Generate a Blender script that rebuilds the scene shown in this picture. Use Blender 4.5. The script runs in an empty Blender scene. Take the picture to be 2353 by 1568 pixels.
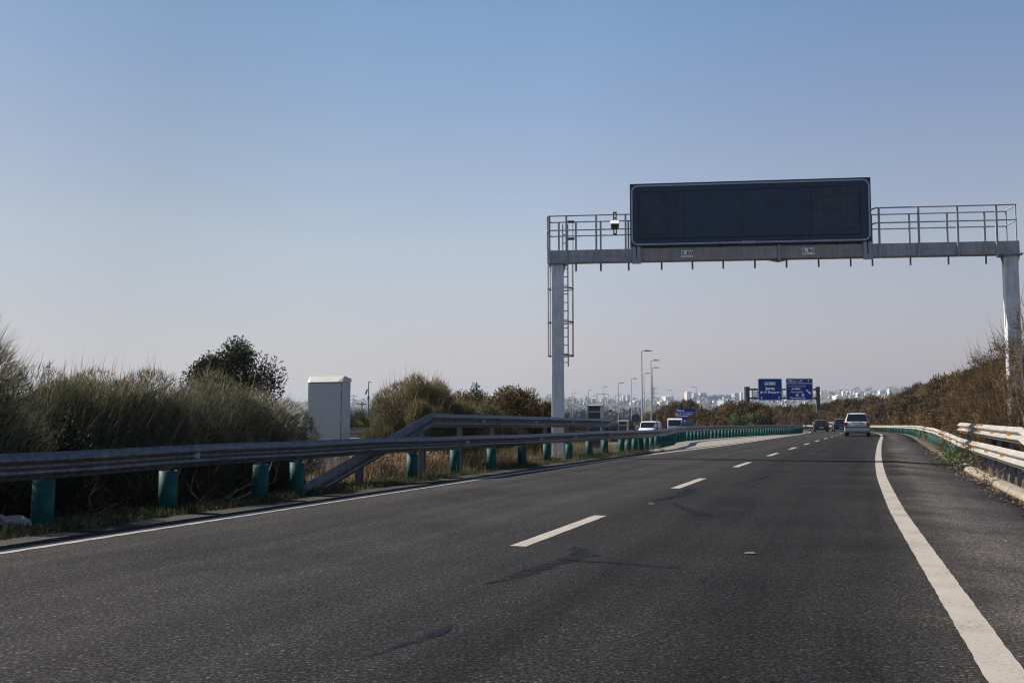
import bpy, bmesh, math, random
import numpy as np
from mathutils import Vector, Matrix

S = bpy.context.scene
COL = S.collection
R_ = random.Random(7)
rad = math.radians

# ------------------------------------------------------------------ camera
F, CX, CY = 2287.0, 1176.0, 784.0          # focal length and centre in units of a 2352-wide picture
PITCH = math.atan(182.0 / F)
CAMZ = 1.1
cp, sp = math.cos(PITCH), math.sin(PITCH)
cam_data = bpy.data.cameras.new("camera")
cam_data.sensor_width = 36.0
cam_data.lens = 36.0 * F / 2352.0
cam_data.clip_start = 0.1
cam_data.clip_end = 30000
cam = bpy.data.objects.new("camera", cam_data)
COL.objects.link(cam)
cam.location = (0, 0, CAMZ)
cam.rotation_euler = (math.pi / 2 + PITCH, 0, 0)
S.camera = cam

def ray(x, y):
    dx, dy = (x - CX) / F, (CY - y) / F
    return dx, cp - sp * dy, sp + cp * dy

def at(x, y, Y):
    """point of the world at distance Y along the road seen at this place of the survey"""
    a, b, c = ray(x, y)
    return Vector((a / b * Y, Y, CAMZ + c / b * Y))

# ------------------------------------------------------------------ materials
def new_mat(name):
    m = bpy.data.materials.new(name)
    m.use_nodes = True
    return m, m.node_tree.nodes, m.node_tree.links, m.node_tree.nodes["Principled BSDF"]

def N(nodes, t, **kw):
    n = nodes.new(t)
    for k, v in kw.items():
        if k == 'inp':
            for a, b in v.items():
                n.inputs[a].default_value = b
        else:
            setattr(n, k, v)
    return n

def ramp(nodes, stops):
    r = nodes.new('ShaderNodeValToRGB')
    els = r.color_ramp.elements
    while len(els) < len(stops):
        els.new(0.5)
    for e, (p, c) in zip(els, stops):
        e.position = p
        e.color = (*c, 1) if len(c) == 3 else c
    return r

def simple(name, color, rough=0.6, metal=0.0, var=0.12, scale=6.0, bump=0.0, bscale=60.0, spec=0.5, coord='Object', emit=None):
    m, n, l, p = new_mat(name)
    tc = N(n, 'ShaderNodeTexCoord')
    no = N(n, 'ShaderNodeTexNoise', inp={'Scale': scale, 'Detail': 5.0, 'Roughness': 0.65})
    l.new(tc.outputs[coord], no.inputs['Vector'])
    lo = tuple(max(0, c * (1 - var * 1.6)) for c in color)
    hi = tuple(min(1, c * (1 + var * 1.6)) for c in color)
    r = ramp(n, [(0.25, lo), (0.75, hi)])
    l.new(no.outputs['Fac'], r.inputs['Fac'])
    l.new(r.outputs['Color'], p.inputs['Base Color'])
    p.inputs['Roughness'].default_value = rough
    p.inputs['Metallic'].default_value = metal
    p.inputs['Specular IOR Level'].default_value = spec
    if bump:
        nb = N(n, 'ShaderNodeTexNoise', inp={'Scale': bscale, 'Detail': 4.0})
        l.new(tc.outputs[coord], nb.inputs['Vector'])
        b = N(n, 'ShaderNodeBump', inp={'Strength': bump, 'Distance': 0.01})
        l.new(nb.outputs['Fac'], b.inputs['Height'])
        l.new(b.outputs['Normal'], p.inputs['Normal'])
    return m

def galvanised(name, color=(0.43, 0.44, 0.46), metal=0.35, rough=0.5, streak=0.25):
    """weathered zinc: cloudy spangle plus streaks of dirt that run down"""
    m, n, l, p = new_mat(name)
    tc = N(n, 'ShaderNodeTexCoord')
    no = N(n, 'ShaderNodeTexNoise', inp={'Scale': 3.0, 'Detail': 8.0, 'Roughness': 0.7})
    l.new(tc.outputs['Object'], no.inputs['Vector'])
    mp = N(n, 'ShaderNodeMapping')
    mp.inputs['Scale'].default_value = (9, 9, 0.8)
    l.new(tc.outputs['Object'], mp.inputs['Vector'])
    n2 = N(n, 'ShaderNodeTexNoise', inp={'Scale': 1.5, 'Detail': 5.0})
    l.new(mp.outputs['Vector'], n2.inputs['Vector'])
    r = ramp(n, [(0.3, tuple(c * 0.78 for c in color)), (0.7, tuple(c * 1.12 for c in color))])
    l.new(no.outputs['Fac'], r.inputs['Fac'])
    r2 = ramp(n, [(0.35, (1 - streak, 1 - streak, 1 - streak * 1.1)), (0.62, (1, 1, 1))])
    l.new(n2.outputs['Fac'], r2.inputs['Fac'])
    mx = N(n, 'ShaderNodeMix', data_type='RGBA', blend_type='MULTIPLY')
    mx.inputs['Factor'].default_value = 1
    l.new(r.outputs['Color'], mx.inputs['A'])
    l.new(r2.outputs['Color'], mx.inputs['B'])
    l.new(mx.outputs['Result'], p.inputs['Base Color'])
    p.inputs['Metallic'].default_value = metal
    p.inputs['Roughness'].default_value = rough
    return m

def foliage(name, stops, trans=0.25, scale=1.2):
    """leaf colour: every leaf carries its own mostly random tint, the plant has slow patches"""
    m, n, l, p = new_mat(name)
    at_ = N(n, 'ShaderNodeAttribute', attribute_name='tint')
    tc = N(n, 'ShaderNodeTexCoord')
    no = N(n, 'ShaderNodeTexNoise', inp={'Scale': scale, 'Detail': 3.0})
    l.new(tc.outputs['Object'], no.inputs['Vector'])
    a = N(n, 'ShaderNodeMath', operation='MULTIPLY_ADD')
    l.new(no.outputs['Fac'], a.inputs[0])
    a.inputs[1].default_value = 0.9
    a.inputs[2].default_value = -0.45
    b = N(n, 'ShaderNodeMath', operation='ADD')
    l.new(a.outputs[0], b.inputs[0])
    l.new(at_.outputs['Fac'], b.inputs[1])
    oi = N(n, 'ShaderNodeObjectInfo')
    c = N(n, 'ShaderNodeMath', operation='MULTIPLY_ADD')
    l.new(oi.outputs['Random'], c.inputs[0])
    c.inputs[1].default_value = 0.22
    c.inputs[2].default_value = -0.11
    d = N(n, 'ShaderNodeMath', operation='ADD', use_clamp=True)
    l.new(b.outputs[0], d.inputs[0])
    l.new(c.outputs[0], d.inputs[1])
    r = ramp(n, stops)
    l.new(d.outputs[0], r.inputs['Fac'])
    l.new(r.outputs['Color'], p.inputs['Base Color'])
    p.inputs['Roughness'].default_value = 0.75
    p.inputs['Specular IOR Level'].default_value = 0.25
    t = N(n, 'ShaderNodeBsdfTranslucent')
    l.new(r.outputs['Color'], t.inputs['Color'])
    ms = N(n, 'ShaderNodeMixShader')
    ms.inputs[0].default_value = trans
    l.new(p.outputs[0], ms.inputs[1])
    l.new(t.outputs[0], ms.inputs[2])
    l.new(ms.outputs[0], n['Material Output'].inputs['Surface'])
    return m

def asphalt_mat(name, base=0.05, tint=(1.0, 0.985, 1.02)):
    m, n, l, p = new_mat(name)
    tc = N(n, 'ShaderNodeTexCoord')
    fine = N(n, 'ShaderNodeTexNoise', inp={'Scale': 54.0, 'Detail': 4.0, 'Roughness': 0.82})
    l.new(tc.outputs['Object'], fine.inputs['Vector'])
    vo = N(n, 'ShaderNodeTexVoronoi', inp={'Scale': 62.0})
    l.new(tc.outputs['Object'], vo.inputs['Vector'])
    big = N(n, 'ShaderNodeTexNoise', inp={'Scale': 0.55, 'Detail': 6.0, 'Roughness': 0.6})
    l.new(tc.outputs['Object'], big.inputs['Vector'])
    uv = N(n, 'ShaderNodeUVMap', uv_map='lane')
    mp = N(n, 'ShaderNodeMapping')
    mp.inputs['Scale'].default_value = (2.2, 0.05, 1)
    l.new(uv.outputs['UV'], mp.inputs['Vector'])
    trk = N(n, 'ShaderNodeTexNoise', inp={'Scale': 1.0, 'Detail': 4.0})
    l.new(mp.outputs['Vector'], trk.inputs['Vector'])
    r = ramp(n, [(0.36, (base * .22,) * 3), (0.47, (base * .68,) * 3), (0.56, (base * 1.2,) * 3), (0.68, (base * 3.4,) * 3)])
    l.new(fine.outputs['Fac'], r.inputs['Fac'])
    stone = ramp(n, [(0.0, (0.62,) * 3), (0.6, (1,) * 3), (0.93, (1.35, 1.32, 1.27)), (1.0, (2.5, 2.35, 2.15))])
    sep = N(n, 'ShaderNodeSeparateColor')
    l.new(vo.outputs['Color'], sep.inputs[0])
    l.new(sep.outputs[0], stone.inputs['Fac'])
    m1 = N(n, 'ShaderNodeMix', data_type='RGBA', blend_type='MULTIPLY')
    m1.inputs['Factor'].default_value = 0.9
    l.new(r.outputs['Color'], m1.inputs['A'])
    l.new(stone.outputs['Color'], m1.inputs['B'])
    rb = ramp(n, [(0.28, (0.72, 0.72, 0.75)), (0.5, (1, 1, 1)), (0.74, (1.22, 1.19, 1.14))])
    l.new(big.outputs['Fac'], rb.inputs['Fac'])
    m2 = N(n, 'ShaderNodeMix', data_type='RGBA', blend_type='MULTIPLY')
    m2.inputs['Factor'].default_value = 1
    l.new(m1.outputs['Result'], m2.inputs['A'])
    l.new(rb.outputs['Color'], m2.inputs['B'])
    su_ = N(n, 'ShaderNodeSeparateXYZ'); l.new(uv.outputs['UV'], su_.inputs[0])
    nz = N(n, 'ShaderNodeMath', operation='MULTIPLY_ADD'); l.new(big.outputs['Fac'], nz.inputs[0]); nz.inputs[1].default_value = 1.6; nz.inputs[2].default_value = -.8
    ua = N(n, 'ShaderNodeMath', operation='ADD'); l.new(su_.outputs[0], ua.inputs[0]); l.new(nz.outputs[0], ua.inputs[1])
    mr = N(n, 'ShaderNodeMapRange'); mr.inputs['From Min'].default_value = -6; mr.inputs['From Max'].default_value = 6; l.new(ua.outputs[0], mr.inputs['Value'])
    g = lambda k, w=0: (k * (1 + w) / 5, k / 5, k * (1 - w) / 5)
    zone = ramp(n, [(0.1, g(1.1)), (0.2, g(1.0)), (0.44, g(1.02)), (0.56, g(.64, -.03)), (0.72, g(.58, -.04)), (0.785, g(1.0, .03)), (0.84, g(2.5, .07)), (0.9, g(4.0, .1))])
    l.new(mr.outputs[0], zone.inputs['Fac'])
    zs_ = N(n, 'ShaderNodeVectorMath', operation='SCALE'); l.new(zone.outputs['Color'], zs_.inputs[0]); zs_.inputs['Scale'].default_value = 5.0
    rt = ramp(n, [(0.3, (0.74,) * 3), (0.7, (1.2,) * 3)])
    l.new(trk.outputs['Fac'], rt.inputs['Fac'])
    m3 = N(n, 'ShaderNodeMix', data_type='RGBA', blend_type='MULTIPLY')
    m3.inputs['Factor'].default_value = 1
    l.new(m2.outputs['Result'], m3.inputs['A'])
    l.new(rt.outputs['Color'], m3.inputs['B'])
    m4 = N(n, 'ShaderNodeMix', data_type='RGBA', blend_type='MULTIPLY')
    m4.inputs['Factor'].default_value = 1
    m4.inputs['B'].default_value = (*tint, 1)
    l.new(m3.outputs['Result'], m4.inputs['A'])
    m5 = N(n, 'ShaderNodeMix', data_type='RGBA', blend_type='MULTIPLY'); m5.inputs['Factor'].default_value = 1
    l.new(m4.outputs['Result'], m5.inputs['A']); l.new(zs_.outputs[0], m5.inputs['B'])
    l.new(m5.outputs['Result'], p.inputs['Base Color'])
    p.inputs['Roughness'].default_value = 0.9
    p.inputs['Specular IOR Level'].default_value = 0.04
    b = N(n, 'ShaderNodeBump', inp={'Strength': 0.55, 'Distance': 0.010})
    l.new(fine.outputs['Fac'], b.inputs['Height'])
    l.new(b.outputs['Normal'], p.inputs['Normal'])
    return m

def stain_mat(name, color):
    """old sealing tar worn thin: the stones of the road show through in a ragged pattern"""
    m, n, l, p = new_mat(name)
    tc = N(n, 'ShaderNodeTexCoord')
    no = N(n, 'ShaderNodeTexNoise', inp={'Scale': 34.0, 'Detail': 5.0, 'Roughness': 0.8}); l.new(tc.outputs['Object'], no.inputs['Vector'])
    n2 = N(n, 'ShaderNodeTexNoise', inp={'Scale': 5.0, 'Detail': 4.0}); l.new(tc.outputs['Object'], n2.inputs['Vector'])
    a = N(n, 'ShaderNodeMath', operation='ADD'); l.new(no.outputs['Fac'], a.inputs[0]); l.new(n2.outputs['Fac'], a.inputs[1])
    r = ramp(n, [(0.0, (0, 0, 0)), (0.44, (.15,) * 3), (0.56, (.85,) * 3), (1.0, (1, 1, 1))])
    h = N(n, 'ShaderNodeMath', operation='MULTIPLY'); l.new(a.outputs[0], h.inputs[0]); h.inputs[1].default_value = .5
    l.new(h.outputs[0], r.inputs['Fac'])
    p.inputs['Base Color'].default_value = (*color, 1); p.inputs['Roughness'].default_value = .8; p.inputs['Specular IOR Level'].default_value = .05
    t = N(n, 'ShaderNodeBsdfTransparent'); mx = N(n, 'ShaderNodeMixShader')
    l.new(r.outputs['Color'], mx.inputs[0]); l.new(t.outputs[0], mx.inputs[1]); l.new(p.outputs[0], mx.inputs[2])
    l.new(mx.outputs[0], n['Material Output'].inputs['Surface'])
    return m

def paint_mat(name, color=(0.39, 0.347, 0.297)):
    """thermoplastic road paint, scuffed through to the asphalt in small chips"""
    m, n, l, p = new_mat(name)
    tc = N(n, 'ShaderNodeTexCoord')
    fine = N(n, 'ShaderNodeTexNoise', inp={'Scale': 38.0, 'Detail': 5.0, 'Roughness': 0.8})
    big = N(n, 'ShaderNodeTexNoise', inp={'Scale': 2.1, 'Detail': 4.0})
    l.new(tc.outputs['Object'], fine.inputs['Vector'])
    l.new(tc.outputs['Object'], big.inputs['Vector'])
    ad = N(n, 'ShaderNodeMath', operation='MULTIPLY_ADD')
    l.new(big.outputs['Fac'], ad.inputs[0])
    ad.inputs[1].default_value = 0.6
    l.new(fine.outputs['Fac'], ad.inputs[2])
    r = ramp(n, [(0.56, (0.07, 0.066, 0.062)), (0.63, tuple(c * .72 for c in color)), (0.78, color), (1.0, tuple(min(1, c * 1.1) for c in color))])
    l.new(ad.outputs[0], r.inputs['Fac'])
    l.new(r.outputs['Color'], p.inputs['Base Color'])
    p.inputs['Roughness'].default_value = 0.8
    p.inputs['Specular IOR Level'].default_value = 0.1
    b = N(n, 'ShaderNodeBump', inp={'Strength': 0.4, 'Distance': 0.004})
    l.new(fine.outputs['Fac'], b.inputs['Height'])
    l.new(b.outputs['Normal'], p.inputs['Normal'])
    return m

def ground_mat():
    m, n, l, p = new_mat('dry_soil')
    tc = N(n, 'ShaderNodeTexCoord')
    a = N(n, 'ShaderNodeTexNoise', inp={'Scale': 0.35, 'Detail': 8.0, 'Roughness': 0.7})
    b = N(n, 'ShaderNodeTexNoise', inp={'Scale': 9.0, 'Detail': 6.0, 'Roughness': 0.8})
    l.new(tc.outputs['Object'], a.inputs['Vector'])
    l.new(tc.outputs['Object'], b.inputs['Vector'])
    r = ramp(n, [(0.35, (0.055, 0.06, 0.03)), (0.5, (0.12, 0.10, 0.06)), (0.66, (0.21, 0.17, 0.11))])
    l.new(a.outputs['Fac'], r.inputs['Fac'])
    r2 = ramp(n, [(0.3, (0.55,) * 3), (0.7, (1.3,) * 3)])
    l.new(b.outputs['Fac'], r2.inputs['Fac'])
    mx = N(n, 'ShaderNodeMix', data_type='RGBA', blend_type='MULTIPLY')
    mx.inputs['Factor'].default_value = 1
    l.new(r.outputs['Color'], mx.inputs['A'])
    l.new(r2.outputs['Color'], mx.inputs['B'])
    l.new(mx.outputs['Result'], p.inputs['Base Color'])
    p.inputs['Roughness'].default_value = 0.95
    bp = N(n, 'ShaderNodeBump', inp={'Strength': 0.8, 'Distance': 0.05})
    l.new(b.outputs['Fac'], bp.inputs['Height'])
    l.new(bp.outputs['Normal'], p.inputs['Normal'])
    return m

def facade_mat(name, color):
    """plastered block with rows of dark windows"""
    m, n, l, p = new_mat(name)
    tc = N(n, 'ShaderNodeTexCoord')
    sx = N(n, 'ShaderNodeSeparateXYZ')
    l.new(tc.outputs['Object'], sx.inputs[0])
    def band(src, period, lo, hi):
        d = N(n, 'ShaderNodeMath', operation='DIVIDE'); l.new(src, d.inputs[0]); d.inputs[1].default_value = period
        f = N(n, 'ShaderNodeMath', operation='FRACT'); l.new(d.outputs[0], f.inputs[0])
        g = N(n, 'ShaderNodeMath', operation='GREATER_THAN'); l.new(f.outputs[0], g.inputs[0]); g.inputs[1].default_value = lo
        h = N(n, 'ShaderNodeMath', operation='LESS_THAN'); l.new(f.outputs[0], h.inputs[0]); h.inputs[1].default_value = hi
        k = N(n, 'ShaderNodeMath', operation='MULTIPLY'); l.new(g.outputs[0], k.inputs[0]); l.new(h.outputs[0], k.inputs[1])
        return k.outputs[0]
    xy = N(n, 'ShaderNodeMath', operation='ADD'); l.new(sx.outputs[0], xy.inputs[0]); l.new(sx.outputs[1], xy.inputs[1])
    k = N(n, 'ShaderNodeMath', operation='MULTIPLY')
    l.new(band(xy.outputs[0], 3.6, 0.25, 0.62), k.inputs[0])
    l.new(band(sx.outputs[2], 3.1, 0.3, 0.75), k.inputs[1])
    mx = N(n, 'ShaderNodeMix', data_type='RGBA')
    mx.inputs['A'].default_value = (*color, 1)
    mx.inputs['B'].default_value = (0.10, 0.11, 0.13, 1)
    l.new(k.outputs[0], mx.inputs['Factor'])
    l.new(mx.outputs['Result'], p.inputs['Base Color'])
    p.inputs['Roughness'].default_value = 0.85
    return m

M = dict(
    asphalt=asphalt_mat('asphalt', 0.047, (1.035, 1.0, 1.0)),
    asphalt_old=asphalt_mat('asphalt_opposite', 0.07),
    paint=paint_mat('road_paint'),
    tar=stain_mat('tar_stain', (0.017, 0.021, 0.031)),
    gravel=simple('pale_gravel', (0.275, 0.242, 0.205), 0.95, var=0.4, scale=26, bump=0.9, bscale=40),
    ground=ground_mat(),
    zinc=galvanised('galvanised_steel'),
    zinc_rail=galvanised('galvanised_beam', (0.165, 0.17, 0.185), 0.5, 0.45, 0.45),
    zinc_pale=galvanised('pale_weathered_beam', (0.42, 0.40, 0.37), 0.05, 0.65, 0.35),
    zinc_post=galvanised('galvanised_post', (0.19, 0.195, 0.205), 0.15, 0.55, 0.3),
    gantry=galvanised('gantry_steel', (0.36, 0.37, 0.41), 0.05, 0.55, 0.22),
    gantry_column=galvanised('gantry_column_lit_steel', (0.66, 0.68, 0.72), 0.05, 0.55, 0.18),  # paler copy of the gantry steel, bounced ground light put into the colour
    gantry_dirty=galvanised('gantry_steel_dirty', (0.33, 0.31, 0.305), 0.05, 0.6, 0.18),
    gantry_dark=galvanised('far_gantry_steel', (0.05, 0.055, 0.065), 0.1, 0.6, 0.2),
    sleeve=simple('green_plastic', (0.003, 0.068, 0.060), 0.6, var=0.4, scale=4.0, bump=.15, bscale=12, spec=.2),
    board=simple('dark_board_paint', (0.015, 0.033, 0.076), 0.5, var=0.06, scale=1.5),
    board_pale=simple('board_border', (0.34, 0.37, 0.46), 0.5, var=0.05),
    white_plate=simple('white_plate', (0.85, 0.83, 0.80), 0.5, var=0.05),
    black=simple('black_paint', (0.012, 0.012, 0.014), 0.5, var=0.05),
    cabinet=simple('cabinet_grey', (0.41, 0.425, 0.435), 0.5, var=0.05, scale=2.5),
    cabinet_roof=simple('cabinet_roof_cream', (0.50, 0.485, 0.44), 0.5, var=0.04),
    amber=simple('amber_reflector', (0.50, 0.19, 0.015), 0.3, var=0.1),
    pale_refl=simple('grey_reflector', (0.30, 0.31, 0.33), 0.4, var=0.1),
    concrete=simple('kerb_concrete', (0.26, 0.215, 0.165), 0.9, var=0.35, scale=8, bump=.5),
    sign_blue=simple('sign_blue', (0.0, 0.035, 0.26), 0.6, var=0.03, spec=.0),
    sign_green=simple('sign_green', (0.01, 0.15, 0.07), 0.4, var=0.03),
    sign_white=simple('sign_white', (0.93, 0.93, 0.93), 0.4, var=0.02),
    sign_brown=simple('sign_brown', (0.16, 0.03, 0.02), 0.4, var=0.02),
    sign_pink=simple('sign_pink', (0.50, 0.36, 0.34), 0.4, var=0.02),
    sign_back=simple('sign_back_grey', (0.045, 0.05, 0.06), 0.6, var=0.1),
    lamp_pole=simple('lamp_pole_grey', (0.42, 0.41, 0.40), 0.5, 0.2, var=0.06),
    lamp_head=simple('lamp_head', (0.05, 0.05, 0.055), 0.6, var=0.06),
    tyre=simple('tyre_rubber', (0.012, 0.012, 0.013), 0.9, var=0.1),
    rim=simple('alloy_rim', (0.35, 0.35, 0.36), 0.35, 0.8, var=0.05),
    glass=simple('dark_car_glass', (0.010, 0.013, 0.016), 0.06, var=0.05),
    car_white=simple('silver_white_car_paint', (0.50, 0.515, 0.535), 0.28, 0.05, var=0.02),
    van_white=simple('white_van_paint', (0.78, 0.78, 0.77), 0.3, var=0.02),
    car_black=simple('black_car_paint', (0.012, 0.014, 0.022), 0.2, var=0.02),
    car_navy=simple('navy_car_paint', (0.018, 0.022, 0.036), 0.2, var=0.02),
    car_red=simple('red_bumper', (0.55, 0.05, 0.035), 0.35, var=0.04),
    tail=simple('tail_light_red', (0.25, 0.018, 0.018), 0.2, var=0.05),
    plastic=simple('grey_bumper_plastic', (0.05, 0.05, 0.055), 0.6, var=0.05),
    bark=simple('bark', (0.11, 0.085, 0.06), 0.95, var=0.3, scale=12, bump=.7),
    bark_pale=simple('pale_bark', (0.24, 0.19, 0.14), 0.95, var=0.3, scale=12, bump=.5),
    wood_pole=simple('pole_wood', (0.12, 0.10, 0.08), 0.9, var=0.2),
    pylon=simple('pylon_steel', (0.25, 0.26, 0.28), 0.6, 0.2, var=0.05),
    bag=simple('plastic_bag', (0.22, 0.215, 0.22), 0.5, var=0.1, bump=.4, bscale=14),
    chip=simple('pale_chip', (0.30, 0.27, 0.22), 0.8, var=0.2),
    roof_tile=simple('far_roof_tile', (0.34, 0.17, 0.11), 0.9, var=0.1),
    plaster_shade=facade_mat('grey_shaded_facade', (0.50, 0.52, 0.56)),  # wall grey, with the shade of the joined tower put into the colour
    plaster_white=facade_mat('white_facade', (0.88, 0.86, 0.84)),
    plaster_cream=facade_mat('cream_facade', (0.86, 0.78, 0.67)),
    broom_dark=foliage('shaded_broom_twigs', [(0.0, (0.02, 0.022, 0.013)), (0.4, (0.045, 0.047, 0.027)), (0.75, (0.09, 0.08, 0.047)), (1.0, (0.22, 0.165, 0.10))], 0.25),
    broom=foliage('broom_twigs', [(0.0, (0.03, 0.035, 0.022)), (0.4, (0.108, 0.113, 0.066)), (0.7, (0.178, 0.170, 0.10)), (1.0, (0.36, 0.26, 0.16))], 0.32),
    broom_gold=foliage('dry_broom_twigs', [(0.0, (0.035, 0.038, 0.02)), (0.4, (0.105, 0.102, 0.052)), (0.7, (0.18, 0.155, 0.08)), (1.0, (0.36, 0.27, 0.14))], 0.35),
    dark_leaf=foliage('dark_leaves', [(0.0, (0.010, 0.016, 0.010)), (0.5, (0.024, 0.033, 0.018)), (1.0, (0.07, 0.075, 0.035))], 0.15),
    tamarisk=foliage('brown_foliage', [(0.0, (0.038, 0.032, 0.017)), (0.35, (0.120, 0.083, 0.040)), (0.65, (0.205, 0.132, 0.058)), (1.0, (0.36, 0.20, 0.085))], 0.25, 0.5),
    tamarisk_red=foliage('russet_foliage', [(0.0, (0.040, 0.030, 0.017)), (0.4, (0.11, 0.077, 0.038)), (0.7, (0.185, 0.120, 0.055)), (1.0, (0.34, 0.215, 0.10))], 0.3, 0.5),
    green_leaf=foliage('green_leaves', [(0.0, (0.024, 0.038, 0.015)), (0.5, (0.072, 0.105, 0.034)), (1.0, (0.18, 0.22, 0.075))], 0.3),
    blue_leaf=foliage('grey_green_leaves', [(0.0, (0.025, 0.035, 0.025)), (0.5, (0.055, 0.07, 0.05)), (1.0, (0.10, 0.12, 0.08))], 0.25),
    grass=foliage('verge_grass', [(0.0, (0.016, 0.024, 0.010)), (0.4, (0.038, 0.052, 0.020)), (0.65, (0.105, 0.10, 0.045)), (1.0, (0.34, 0.27, 0.15))], 0.3, 0.6),
    dry=foliage('dry_weeds', [(0.0, (0.08, 0.05, 0.03)), (0.5, (0.25, 0.165, 0.10)), (1.0, (0.48, 0.34, 0.22))], 0.3),
    litter=foliage('dry_litter', [(0.0, (0.05, 0.038, 0.025)), (0.5, (0.15, 0.115, 0.08)), (1.0, (0.34, 0.27, 0.20))], 0.1),
    palm=foliage('palm_leaves', [(0.0, (0.02, 0.03, 0.012)), (0.5, (0.07, 0.085, 0.03)), (1.0, (0.22, 0.21, 0.09))], 0.2),
    far_wood=foliage('far_wood_leaves', [(0.0, (0.008, 0.012, 0.010)), (0.5, (0.017, 0.024, 0.018)), (1.0, (0.034, 0.042, 0.028))], 0.1, 0.02),
)

# ------------------------------------------------------------------ building blocks
def tag(o, label=None, cat=None, group=None, kind=None):
    if label: o['label'] = label
    if cat: o['category'] = cat
    if group: o['group'] = group
    if kind: o['kind'] = kind
    return o

def thing(name, label, cat, loc=(0, 0, 0), rz=0.0, group=None):
    o = bpy.data.objects.new(name, None)
    COL.objects.link(o)
    o.empty_display_size = 0.2
    o.location = loc
    o.rotation_euler = (0, 0, rz)
    return tag(o, label, cat, group)

def link(name, mesh, parent=None, loc=(0, 0, 0), rz=0.0):
    o = bpy.data.objects.new(name, mesh)
    COL.objects.link(o)
    if parent: o.parent = parent
    o.location = loc
    o.rotation_euler = (0, 0, rz)
    return o

def copy_tree(o, parent=None):
    c = o.copy()
    COL.objects.link(c)
    if parent: c.parent = parent
    for ch in list(o.children):
        copy_tree(ch, c)
    return c

class MB:
    """collects boxes, bars, tubes and sweeps for one mesh"""
    def __init__(s): s.v, s.f, s.sm = [], [], []
    def add(s, vs, fs, smooth=False):
        b = len(s.v)
        s.v += [tuple(v) for v in vs]
        s.f += [tuple(i + b for i in f) for f in fs]
        s.sm += [smooth] * len(fs)
    def box(s, x0, x1, y0, y1, z0, z1, bev=0.0):
        s.add([(x0, y0, z0), (x1, y0, z0), (x1, y1, z0), (x0, y1, z0), (x0, y0, z1), (x1, y0, z1), (x1, y1, z1), (x0, y1, z1)],
              [(0, 3, 2, 1), (4, 5, 6, 7), (0, 1, 5, 4), (1, 2, 6, 5), (2, 3, 7, 6), (3, 0, 4, 7)])
    def tube(s, a, b, r0, r1=None, n=8, cap=True):
        a, b = Vector(a), Vector(b)
        r1 = r0 if r1 is None else r1
        d = (b - a).normalized()
        t = Vector((0, 0, 1)) if abs(d.z) < 0.9 else Vector((1, 0, 0))
        x = d.cross(t).normalized(); y = d.cross(x)
        vs = []
        for p, r in ((a, r0), (b, r1)):
            for k in range(n):
                an = 2 * math.pi * k / n
                vs.append(p + x * (r * math.cos(an)) + y * (r * math.sin(an)))
        fs = [(k, (k + 1) % n, n + (k + 1) % n, n + k) for k in range(n)]
        s.add(vs, fs, True)
        if cap:
            s.add(vs[:n], [tuple(range(n))[::-1]]); s.add(vs[n:], [tuple(range(n))])
    def path(s, pts, r, n=6):
        for a, b in zip(pts[:-1], pts[1:]): s.tube(a, b, r, r, n)
    def prism(s, prof, x0, x1, axis='x'):
        """closed profile [(p,q)] pushed along an axis"""
        k = len(prof)
        if axis == 'x': mk = lambda t, p: (t, p[0], p[1])
        elif axis == 'y': mk = lambda t, p: (p[0], t, p[1])
        else: mk = lambda t, p: (p[0], p[1], t)
        vs = [mk(x0, p) for p in prof] + [mk(x1, p) for p in prof]
        s.add(vs, [(i, (i + 1) % k, k + (i + 1) % k, k + i) for i in range(k)] + [tuple(range(k))[::-1], tuple(range(k, 2 * k))])
    def mesh(s, name, mat):
        me = bpy.data.meshes.new(name)
        me.from_pydata(s.v, [], s.f)
        me.polygons.foreach_set('use_smooth', s.sm)
        bm = bmesh.new(); bm.from_mesh(me)
        bmesh.ops.recalc_face_normals(bm, faces=bm.faces)
        bm.to_mesh(me); bm.free()
        me.materials.append(M[mat] if isinstance(mat, str) else mat)
        me.update()
        return me
    def build(s, name, mat, parent=None, loc=(0, 0, 0), rz=0.0, bevel=0.0, seg=2):
        o = link(name, s.mesh(name, mat), parent, loc, rz)
        if bevel:
            b = o.modifiers.new('bevel', 'BEVEL'); b.width = bevel; b.segments = seg; b.limit_method = 'ANGLE'; b.angle_limit = rad(35)
        return o

def fast(name, V, k, mat, tint):
    """many separate k-gons at once; V is (faces*k, 3), tint one value per face"""
    me = bpy.data.meshes.new(name)
    n = len(V); nf = n // k
    me.vertices.add(n); me.vertices.foreach_set('co', np.asarray(V, np.float32).ravel())
    me.loops.add(n); me.loops.foreach_set('vertex_index', np.arange(n, dtype=np.int32))
    me.polygons.add(nf); me.polygons.foreach_set('loop_start', np.arange(0, n, k, dtype=np.int32))
    try: me.polygons.foreach_set('loop_total', np.full(nf, k, np.int32))
    except Exception: pass
    me.update(calc_edges=True)
    a = me.attributes.new('tint', 'FLOAT', 'FACE')
    a.data.foreach_set('value', np.asarray(tint, np.float32))
    me.materials.append(M[mat])
    me.validate()
    return me

# ------------------------------------------------------------------ the line of the road
HEAD = [(-60, 18.6), (0, 19.0), (25, 20.2), (55, 20.6), (75, 20.0), (90, 18.6), (110, 16.0), (130, 13.2), (150, 10.2), (170, 7.0), (200, 2.0), (250, -6.0), (320, -17.0)]
def lerp(tab, s):
    if s <= tab[0][0]: return tab[0][1]
    for (a, p), (b, q) in zip(tab[:-1], tab[1:]):
        if s <= b:
            t = (s - a) / (b - a)
            return p + (q - p) * t
    return tab[-1][1]
def smooth(t):
    t = max(0.0, min(1.0, t)); return t * t * (3 - 2 * t)

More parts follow.
